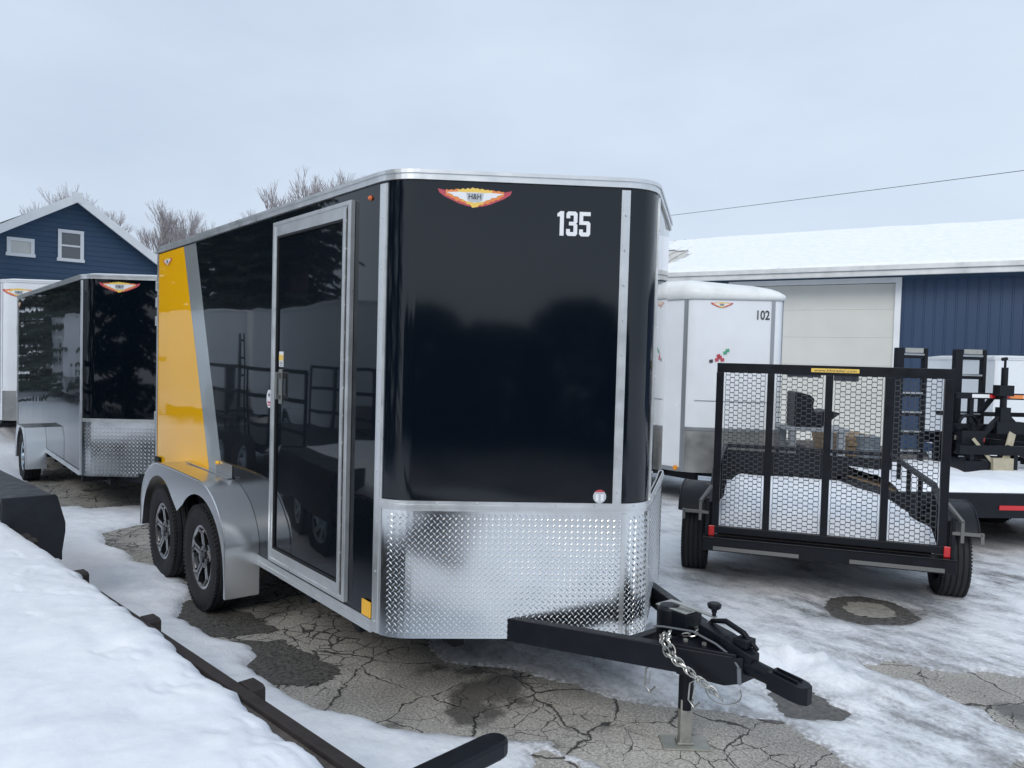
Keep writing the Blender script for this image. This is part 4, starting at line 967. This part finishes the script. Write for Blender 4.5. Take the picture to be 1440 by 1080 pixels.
# local x along the wall, y back
def ribwall(x0,x1,z0,z1,mb,y=0):
    pts=[]; x=x0; p=.20
    while x<x1-1e-6:
        for dx,dy in ((0,0),(.085,0),(.093,-.013),(.117,-.013),(.125,0)):
            if x+dx<x1: pts.append((x+dx,y+dy))
        x+=p
    pts.append((x1,y)); n=len(pts)
    mb.add([(a,b,z0) for a,b in pts]+[(a,b,z1) for a,b in pts],[(i,i+1,n+i+1,n+i) for i in range(n-1)])
DX0,DX1,DT=1.80,5.45,3.78
mb=MB(); ribwall(-14,DX0-.0,0,4.0,mb); ribwall(DX1,22,0,4.0,mb); ribwall(DX0,DX1,DT,4.0,mb); mb.bb(-14,22,8.6,8.7,0,4.0); mb.bb(-14,-13.9,.01,8.6,0,4.0); mb.bb(21.9,22,.01,8.6,0,4.0)
mb.add([(-14,0,4.0),(-14,8.7,4.0),(-14,4.3,5.55),(22,0,4.0),(22,8.7,4.0),(22,4.3,5.55)],[(0,1,2),(3,5,4)])
mb.build('wall',M['blue_garage'],G)
mb=MB(); nP=6
for k in range(nP): mb.bb(DX0+.06,DX1-.06,.06,.10,k*DT/nP+.004,(k+1)*DT/nP-.001-(.06 if k==nP-1 else 0)); mb.bb(DX0+.06,DX1-.06,.064,.09,k*DT/nP-.001,k*DT/nP+.004)
gd=mb.build('overhead_door',M['doorpanel'],G,bevel=.006)
for x0,x1,z0,z1 in ((3.18,3.92,1.60,1.74),(4.20,4.72,1.54,1.74)):
    mb=MB(); mb.bb(x0,x1,.045,.058,z0,z1); mb.build('door_window',M['darkglass'],gd)
mb=MB(); mb.bb(DX0-.06,DX0+.06,-.035,.07,0,DT+.06); mb.bb(DX1-.06,DX1+.06,-.035,.07,0,DT+.06); mb.bb(DX0+.06,DX1-.06,-.034,.07,DT-.05,DT+.06); mb.build('door_trim',M['wtrim'],G)
mb=MB() # roof sheet with low ribs
for (y0,z0,y1,z1) in ((-.45,4.03,4.3,5.60),(9.15,4.03,4.3,5.60)):
    mb.add([(-14.3,y0,z0),(22.3,y0,z0),(22.3,y1,z1),(-14.3,y1,z1)],[(0,1,2,3)])
    mb.add([(-14.3,y0,z0-.06),(22.3,y0,z0-.06),(22.3,y1,z1-.06),(-14.3,y1,z1-.06)],[(3,2,1,0)])
for x in np.arange(-14,22.2,.32): mb.bar((x,-.44,4.045),(x,4.28,5.615),.03,.03); mb.bb(x-.03,x+.03,4.26,4.34,5.60,5.65)
mb.build('roof',M['roofmetal'],G)
mb=MB(); mb.bb(-14.3,22.3,-.58,-.455,3.95,4.06); mb.bb(-14.3,22.3,-.54,-.47,3.83,3.949); mb.bb(-14.3,22.3,-.47,-.02,3.94,3.965); mb.build('gutter',M['gutter'],G,bevel=.01)
mb=MB(); mb.bb(-14.2,22.2,-.03,-.001 if False else -.026,3.80,3.938); mb.build('fascia',M['blue_house'],G)
gx=np.arange(-14.3,22.3,.09); gt=np.concatenate([np.linspace(0,.15,16),np.linspace(.17,1,40)]); GX,GT=np.meshgrid(gx,gt)
gh=.030+.05*fbm(GX,GT*4,.8,4,3)-.13*np.clip((1.0-GX)/4.0+.25*(fbm(GX,GT*6,.7,4,33)-.5)*2,0,1)*np.clip(1.5-GT,0,1)
gh=np.where(GT<.02,gh*GT/.02,gh); gh-=.25*np.clip((fbm(GX,GX*0,1.5,3,13)-.58)*4,0,1)*np.clip(1-GT/.10,0,1)
ca,sa=math.cos(GA),math.sin(GA); lx=GX; ly=-.47+GT*4.76; lz=4.045+GT*1.57+gh
o=grid_object('roof_snow',lx*ca-ly*sa-9.35,lx*sa+ly*ca+12.32,lz,M['cleansnow'],mask=(gh>0.01)); o['kind']='stuff'; o['label']='snow blanket on the blue garage roof, melted bare at its left end'

# ------------------------------------------------------------------ blue house
Hs=thing('house',(-27.5,2.2,0),0,'blue clapboard house with white trimmed gable and two white windows behind the left trailers','house')
# gable wall in the plane x=0 facing +x ; local y across
AL,AR=.60,.73; yl,yr=-4.6,3.5; za=7.0
mb=MB(); z=0
poly=[(yl,0),(yr,0),(yr,za-AR*yr),(0,za),(yl,za+AL*yl)]
mb.prism(poly,lambda u,v,w:(w,u,v),-.02,-9)
zz=.2
while zz<za-.3:
    a=max(yl,-(za-zz)/AL); b=min(yr,(za-zz)/AR)
    mb.prism([(-.02,0),(.012,0),(-.0,.17),(-.02,.17)],lambda u,v,w,zz=zz:(u,w,zz+v),a+.02,b-.02); zz+=.175
mb.build('wall',M['blue_house'],Hs)
mb=MB()
for (ya,zaa,yb,zbb) in ((0,za,yl-.45,za+AL*(yl-.45)),(0,za,yr+.45,za-AR*(yr+.45))):
    mb.add([(.5,ya,zaa+.04),(.5,yb,zbb+.04),(-9.4,yb,zbb+.04),(-9.4,ya,zaa+.04),(.5,ya,zaa+.14),(.5,yb,zbb+.14),(-9.4,yb,zbb+.14),(-9.4,ya,zaa+.14)],[(0,1,2,3),(7,6,5,4),(0,4,5,1),(1,5,6,2),(2,6,7,3)])
mb.build('roof',M['shingle'],Hs)
mb=MB()
for (ya,zaa,yb,zbb) in ((0,za,yl-.47,za+AL*(yl-.47)),(0,za,yr+.47,za-AR*(yr+.47))): mb.bar((.52,ya,zaa+.01),(.52,yb,zbb+.01),.05,.27); mb.bar((.26,ya,zaa-.02),(.26,yb,zbb-.02),.46,.03)
mb.bb(.40,.56,-.16,.16,za-.16,za+.19); mb.build('rake_trim',M['wtrim'],Hs)
for y0,y1,z0,z1,dbl in ((-2.02,-1.22,4.85,5.48,False),(-.52,.28,4.82,5.93,True)):
    t=.11; mb=MB(); mb.bb(.015,.06,y0,y1,z1-t,z1); mb.bb(.015,.065,y0-.03,y1+.03,z0,z0+t); mb.bb(.015,.06,y0,y0+t,z0+t,z1-t); mb.bb(.015,.06,y1-t,y1,z0+t,z1-t)
    if dbl: mb.bb(.015,.05,y0+t,y1-t,(z0+z1)/2-.03,(z0+z1)/2+.03)
    f_=mb.build('window',M['wtrim'],Hs)
    mb=MB(); mb.bb(.013,.024,y0+t-.01,y1-t+.01,z0+t-.01,z1-t+.01); mb.build('pane',M['glass'] if dbl else M['doorpanel'],f_)
# rear dormer peeking over the left slope
mb=MB(); mb.bb(-5,-2.4,-4.6,-3.1,4.5,6.25); mb.build('dormer',M['blue_house'],Hs)
mb=MB(); mb.bb(-5.2,-2.2,-4.8,-2.9,6.251,6.40); mb.build('dormer_roof',M['wtrim'],Hs)
hy=np.linspace(0,1,30); hx=np.arange(-9.4,.45,.15); HX,HT=np.meshgrid(hx,hy); yy=(yl-.45)*HT
hh=.16+.05*fbm(HX,yy,1.2,3,2)-.2*np.clip(.42-HT+.3*(fbm(HX,yy,.7,3,8)-.5),0,1)
o=grid_object('roof_snow',HX-27.5,yy+2.2,za+AL*yy+.14+hh-.10,M['cleansnow'],mask=(hh>.10)); o['kind']='stuff'; o['label']='thin snow patch on the left slope of the blue house roof'

# ------------------------------------------------------------------ overhead cable
mb=MB(); pts=[]
a=Vector((-14.5,8.9,4.95)); b=Vector((4.5,7.25,4.15))
a=Vector((-5.76,8.05,4.53)); b=Vector((.17,7.37,4.23)); d=(b-a)
for k in range(41):
    t=-2.5+k*6/40; q=a+d*t; q.z+=.012*(t-.5)**2*2-.006; pts.append(q)
mb.tube(pts,.0045,5); o=mb.build('power_line',M['cable'],None,True); tag(o,'thin grey overhead power line crossing the sky above the garage roof','cable')

# ------------------------------------------------------------------ trees
def bare_tree(name,loc,h,spread,label,seed,levels=6):
    R=random.Random(seed); root=thing(name,loc,R.random()*6,label,'tree','bare trees beyond the yard')
    tr=MB(); cr=MB()
    def grow(p,d,l,r,lev):
        n=3 if lev<4 else 2; pts=[p]; dd=d.copy()
        for k in range(n):
            dd=(dd+Vector((R.uniform(-.14,.14),R.uniform(-.14,.14),R.uniform(-.02,.14)))).normalized(); pts.append(pts[-1]+dd*(l/n))
        (tr if lev<2 else cr).tube(pts,[r*(1-.38*q_/n) for q_ in range(n+1)],6 if lev<2 else 3,caps=False)
        if lev>=levels: return
        kids=R.choice((2,3,3)) if lev<levels-1 else 4
        for k in range(kids):
            t=pts[-1] if k<2 else pts[R.choice((1,n-1))]
            ax=Vector((R.uniform(-1,1),R.uniform(-1,1),R.uniform(-.2,.45))).normalized()
            nd=(dd*1.0+ax*spread*R.uniform(.5,1.1)+Vector((0,0,.22))).normalized()
            grow(t,nd,l*R.uniform(.62,.82),max(r*.58,.0065),lev+1)
        grow(pts[-1],(dd+Vector((0,0,.15))).normalized(),l*.7,max(r*.6,.0065),lev+1)
    grow(Vector((0,0,0)),Vector((0,0,1)),h*.27,h*.020,0)
    k_=h/max(v[2] for v in cr.v)
    for b_ in(tr,cr): b_.v=[(x*k_,y*k_,z*k_) for x,y,z in b_.v]
    tr.build('trunk',M['bark'],root,True); cr.build('crown',M['bark'],root)
    return root
t1=bare_tree('bare_tree',(-47.5,11.26,0),11.0,.75,'bare leafless tree between the blue house and the yellow trailer corner',5)
t2=bare_tree('bare_tree',(-56.2,7.0,0),13.2,.8,'bare leafless tree rising behind the blue house gable',11)
t3=bare_tree('bare_tree',(-44.3,18.4,0),13.8,.7,'bare leafless tree above the middle of the black trailer roof',23)
c=copy_tree(t2); c.location=(-48.8,13.4,0); c.rotation_euler=(0,0,2.2); c.scale=(.8,.8,.80); c['label']='smaller bare leafless tree just over the black trailer roof beside the silver stripe'
c=copy_tree(t1); c.location=(-48.5,16.8,0); c.rotation_euler=(0,0,4.0); c.scale=(1.05,1.05,1.03); c['label']='bare treetop just above the roof edge, left of the tallest bare treetop'

def conifer(name,loc,h,label,seed):
    R=random.Random(seed); root=thing(name,loc,0,label,'tree','evergreen trees beyond the yard')
    mb=MB(); mb.tube([(0,0,0),(0,0,h*.5),(0,0,h)],[h*.018,h*.011,.01],8); mb.build('trunk',M['pinebark'],root,True)
    cr=MB(); nb=int(h*26)
    for k in range(nb):
        t=(k+R.random())/nb; z=h*(.06+.93*t); ln=(1-t)**.85*h*.24*R.uniform(.65,1.15)+.15; a=R.random()*6.283
        dx,dy=math.cos(a),math.sin(a)
        n=max(3,int(ln/.22))
        for j in range(n):
            u=(j+.6)/n; px=dx*ln*u; py=dy*ln*u; pz=z-.32*ln*u+.1*ln*u*u
            for q in range(3):
                s_=R.uniform(.18,.42)*(1.15-.5*u); b_=a+R.uniform(-1.3,1.3); ex,ey=math.cos(b_)*s_,math.sin(b_)*s_
                nx,ny=-math.sin(b_)*s_*.3,math.cos(b_)*s_*.3; dz=R.uniform(-.28,.02)*s_*1.6
                cr.add([(px-nx,py-ny,pz),(px+nx,py+ny,pz+.03),(px+ex+nx*.3,py+ey+ny*.3,pz+dz),(px+ex-nx*.3,py+ey-ny*.3,pz+dz-.08)],[(0,1,2,3)])
    cr.build('crown',M['needle'],root); return root
c0=conifer('conifer',(-17.6,-8.3,0),13,'tall dark conifer left of the yard, nearest the snowy flatbed',1)
for k,(x,y_,s_,l) in enumerate(((-19,-7.6,1.1,'dark conifer behind the first one left of the yard'),(-23,-6.2,1.15,'dark conifer at the far left beyond the white trailers'),(-24,-9.5,1.25,'tallest conifer at the back left of the yard'),(-27,-5.2,1.2,'farthest dark conifer left of the blue house'),(-20.5,-9.0,1.2,'broad dark conifer second from the back on the left'),(-31,-5.5,1.3,'dark conifer behind the left neighbour plot'),(-2.2,-11.5,.9,'dark conifer added unseen left of the viewer to darken a reflection'),(1.2,-13,1.0,'dark conifer added unseen behind the viewer to darken a reflection'),(-5.2,-12.5,1.0,'dark conifer beyond the nearest white trailer of the left row'))):  # two conifers beside the viewer added to darken the small black trailer's reflection
    c=copy_tree(c0); c.location=(x,y_,0); c.rotation_euler=(0,0,k*1.3+.7); c.scale=(s_,s_,s_); c['label']=l
# round dark evergreen shrubs added unseen behind the viewer to darken the nose reflection
def added_shrub(name,loc,h,w_,label,seed):
    R=random.Random(seed); root=thing(name,loc,0,label,'added_shrub','added shrubs for the nose reflection')
    mb=MB(); mb.tube([(0,0,0),(.05,0,h*.4),(0,.05,h*.75)],[.07,.05,.02],6); mb.build('trunk',M['pinebark'],root,True)
    cr=MB()
    for k in range(4200):
        z=R.random(); a=R.random()*6.283; env=math.sin(math.acos(max(-1,min(1,(z-.42)/.60))))**.8 if abs((z-.42)/.6)<1 else 0
        rr=w_*env*(R.random()**.35)*(1+.12*math.sin(a*5+z*9))
        x,y_,zz=rr*math.cos(a),rr*math.sin(a),z*h; s_=R.uniform(.07,.16)
        u=Vector((R.gauss(0,1),R.gauss(0,1),R.gauss(0,1))).normalized(); v=u.orthogonal().normalized()
        p=Vector((x,y_,zz)); cr.add([p-u*s_,p+v*s_*.6,p+u*s_,p-v*s_*.6],[(0,1,2,3)])
    cr.build('crown',M['needle'],root); return root
b0=added_shrub('added_shrub',(9.6,-9.6,0),3.0,1.5,'first round dark bush added behind the viewer for the nose reflection',2)
for k,(x,y_,s_,l) in enumerate(((10.9,-8.0,.86,'lowest'),(11.9,-6.2,1.04,'tallest'),(12.9,-4.3,.9,'right-hand'),(8.3,-11.4,.95,'left-hand'),(13.6,-2.2,.85,'farthest right'),(6.8,-13.0,1.0,'farthest left'))):
    c=copy_tree(b0); c.location=(x,y_,0); c.rotation_euler=(0,0,k*1.7); c.scale=(1,1,s_); c['label']=l+' dark bush added behind the viewer for the nose reflection'

# white trailers parked on the left, mirrored in the black side
SW=thing('enclosed_trailer',(-8.0,-6.2,0),math.radians(4),'white enclosed trailer on the left side of the yard, nearest of its row','trailer')
cargo(SW,5.0,1.0,.5,2.75,1.0,.05,.8,M['white'],M['stone'],[-2.8],.34,'plain',M['white'],M['wtrim'])
SW['group']='white trailers parked on the left'
for k,(x,y_,r_) in enumerate(((-14.6,-5.7,-3),(-21.4,-5.0,3))):
    c=copy_tree(SW); c.location=(x,y_,0); c.rotation_euler=(0,0,math.radians(r_)); c['label']=('white enclosed trailer, middle of the row on the left side of the yard','white enclosed trailer, farthest of the row on the left side of the yard')[k]
# open black rail trailer between them and the snowy flatbed
OT=thing('utility_trailer',(-5.4,-4.0,0),math.radians(2),'black open rail trailer with tall ladder rack left of the snowy flatbed','trailer')
mb=MB(); mb.bb(-4,0,-.9,.9,.48,.60)
for y_ in(-.88,.88):
    for z in(.85,1.25,1.62): mb.bar((-4,y_,z),(0,y_,z),.05,.05)
    for x in(-4,-3,-2,-1,0): mb.bb(x-.025,x+.025,y_-.025,y_+.025,.6,1.62)
for z in(1.0,1.25,1.5,1.75,2.0): mb.bar((-2.6,.92,z),(-2.2,.92,z),.03,.03)
for x in(-2.6,-2.2): mb.bb(x-.02,x+.02,.90,.94,.6,2.1)
mb.build('frame',M['metal'],OT); 
for x in(-1.6,-2.5): wheel(OT,x,1.05,.34,.34,.2,1,'plain'); wheel(OT,x,-1.05,.34,.34,.2,-1,'plain')

# ------------------------------------------------------------------ world, sun, camera
w=bpy.data.worlds.new('World'); S.world=w; w.use_nodes=True; nt=w.node_tree; N=nt.nodes; L=nt.links
bg=N['Background']; bg.inputs['Strength'].default_value=.1
el,az=math.radians(38),math.radians(150)
sky=N.new('ShaderNodeTexSky'); sky.sky_type='NISHITA'; sky.sun_disc=False; sky.sun_elevation=el; sky.sun_rotation=az; sky.air_density=1.2; sky.dust_density=2
tc=N.new('ShaderNodeTexCoord'); mp=N.new('ShaderNodeMapping'); mp.inputs['Scale'].default_value=(1,1,2.6); L.new(tc.outputs['Generated'],mp.inputs[0])
n1=N.new('ShaderNodeTexNoise'); n1.inputs['Scale'].default_value=1.5; n1.inputs['Detail'].default_value=5; n1.inputs['Roughness'].default_value=.5; L.new(mp.outputs[0],n1.inputs['Vector'])
cr=N.new('ShaderNodeValToRGB'); e=cr.color_ramp.elements
e[0].position=.3; e[0].color=(4.95,5.8,7.1,1); e[1].position=.7; e[1].color=(6.5,7.45,8.65,1); L.new(n1.outputs['Fac'],cr.inputs[0])
mx=N.new('ShaderNodeMix'); mx.data_type='RGBA'; mx.inputs[0].default_value=.93; L.new(sky.outputs[0],mx.inputs[6]); L.new(cr.outputs[0],mx.inputs[7]); L.new(mx.outputs[2],bg.inputs['Color'])
sl=bpy.data.lights.new('sun','SUN'); sl.energy=1.35; sl.angle=math.radians(30); sl.color=(1,.97,.93)
so=bpy.data.objects.new('sun',sl); COL.objects.link(so)
# Nishita: rotation measured clockwise from +Y
dirv=Vector((math.sin(az)*math.cos(el),math.cos(az)*math.cos(el),math.sin(el)))
so.rotation_euler=(-dirv).to_track_quat('-Z','Y').to_euler()

cd=bpy.data.cameras.new('camera'); co=bpy.data.objects.new('camera',cd); COL.objects.link(co); S.camera=co
f=Vector((-0.77155761,0.63522194,-0.03452437)); r=Vector((0.63464811,0.77232891,0.02701548)); u=Vector((-0.043825,0.00106683,0.99903865))
co.matrix_world=Matrix(((r.x,u.x,-f.x,3.39443345),(r.y,u.y,-f.y,-3.01394454),(r.z,u.z,-f.z,1.86138045),(0,0,0,1)))
cd.sensor_width=36; cd.lens=1073.4013/1440*36; cd.clip_end=1500; cd.clip_start=.05
S.view_settings.view_transform='Standard'; S.view_settings.look='None'; S.view_settings.gamma=1; S.view_settings.exposure=.22
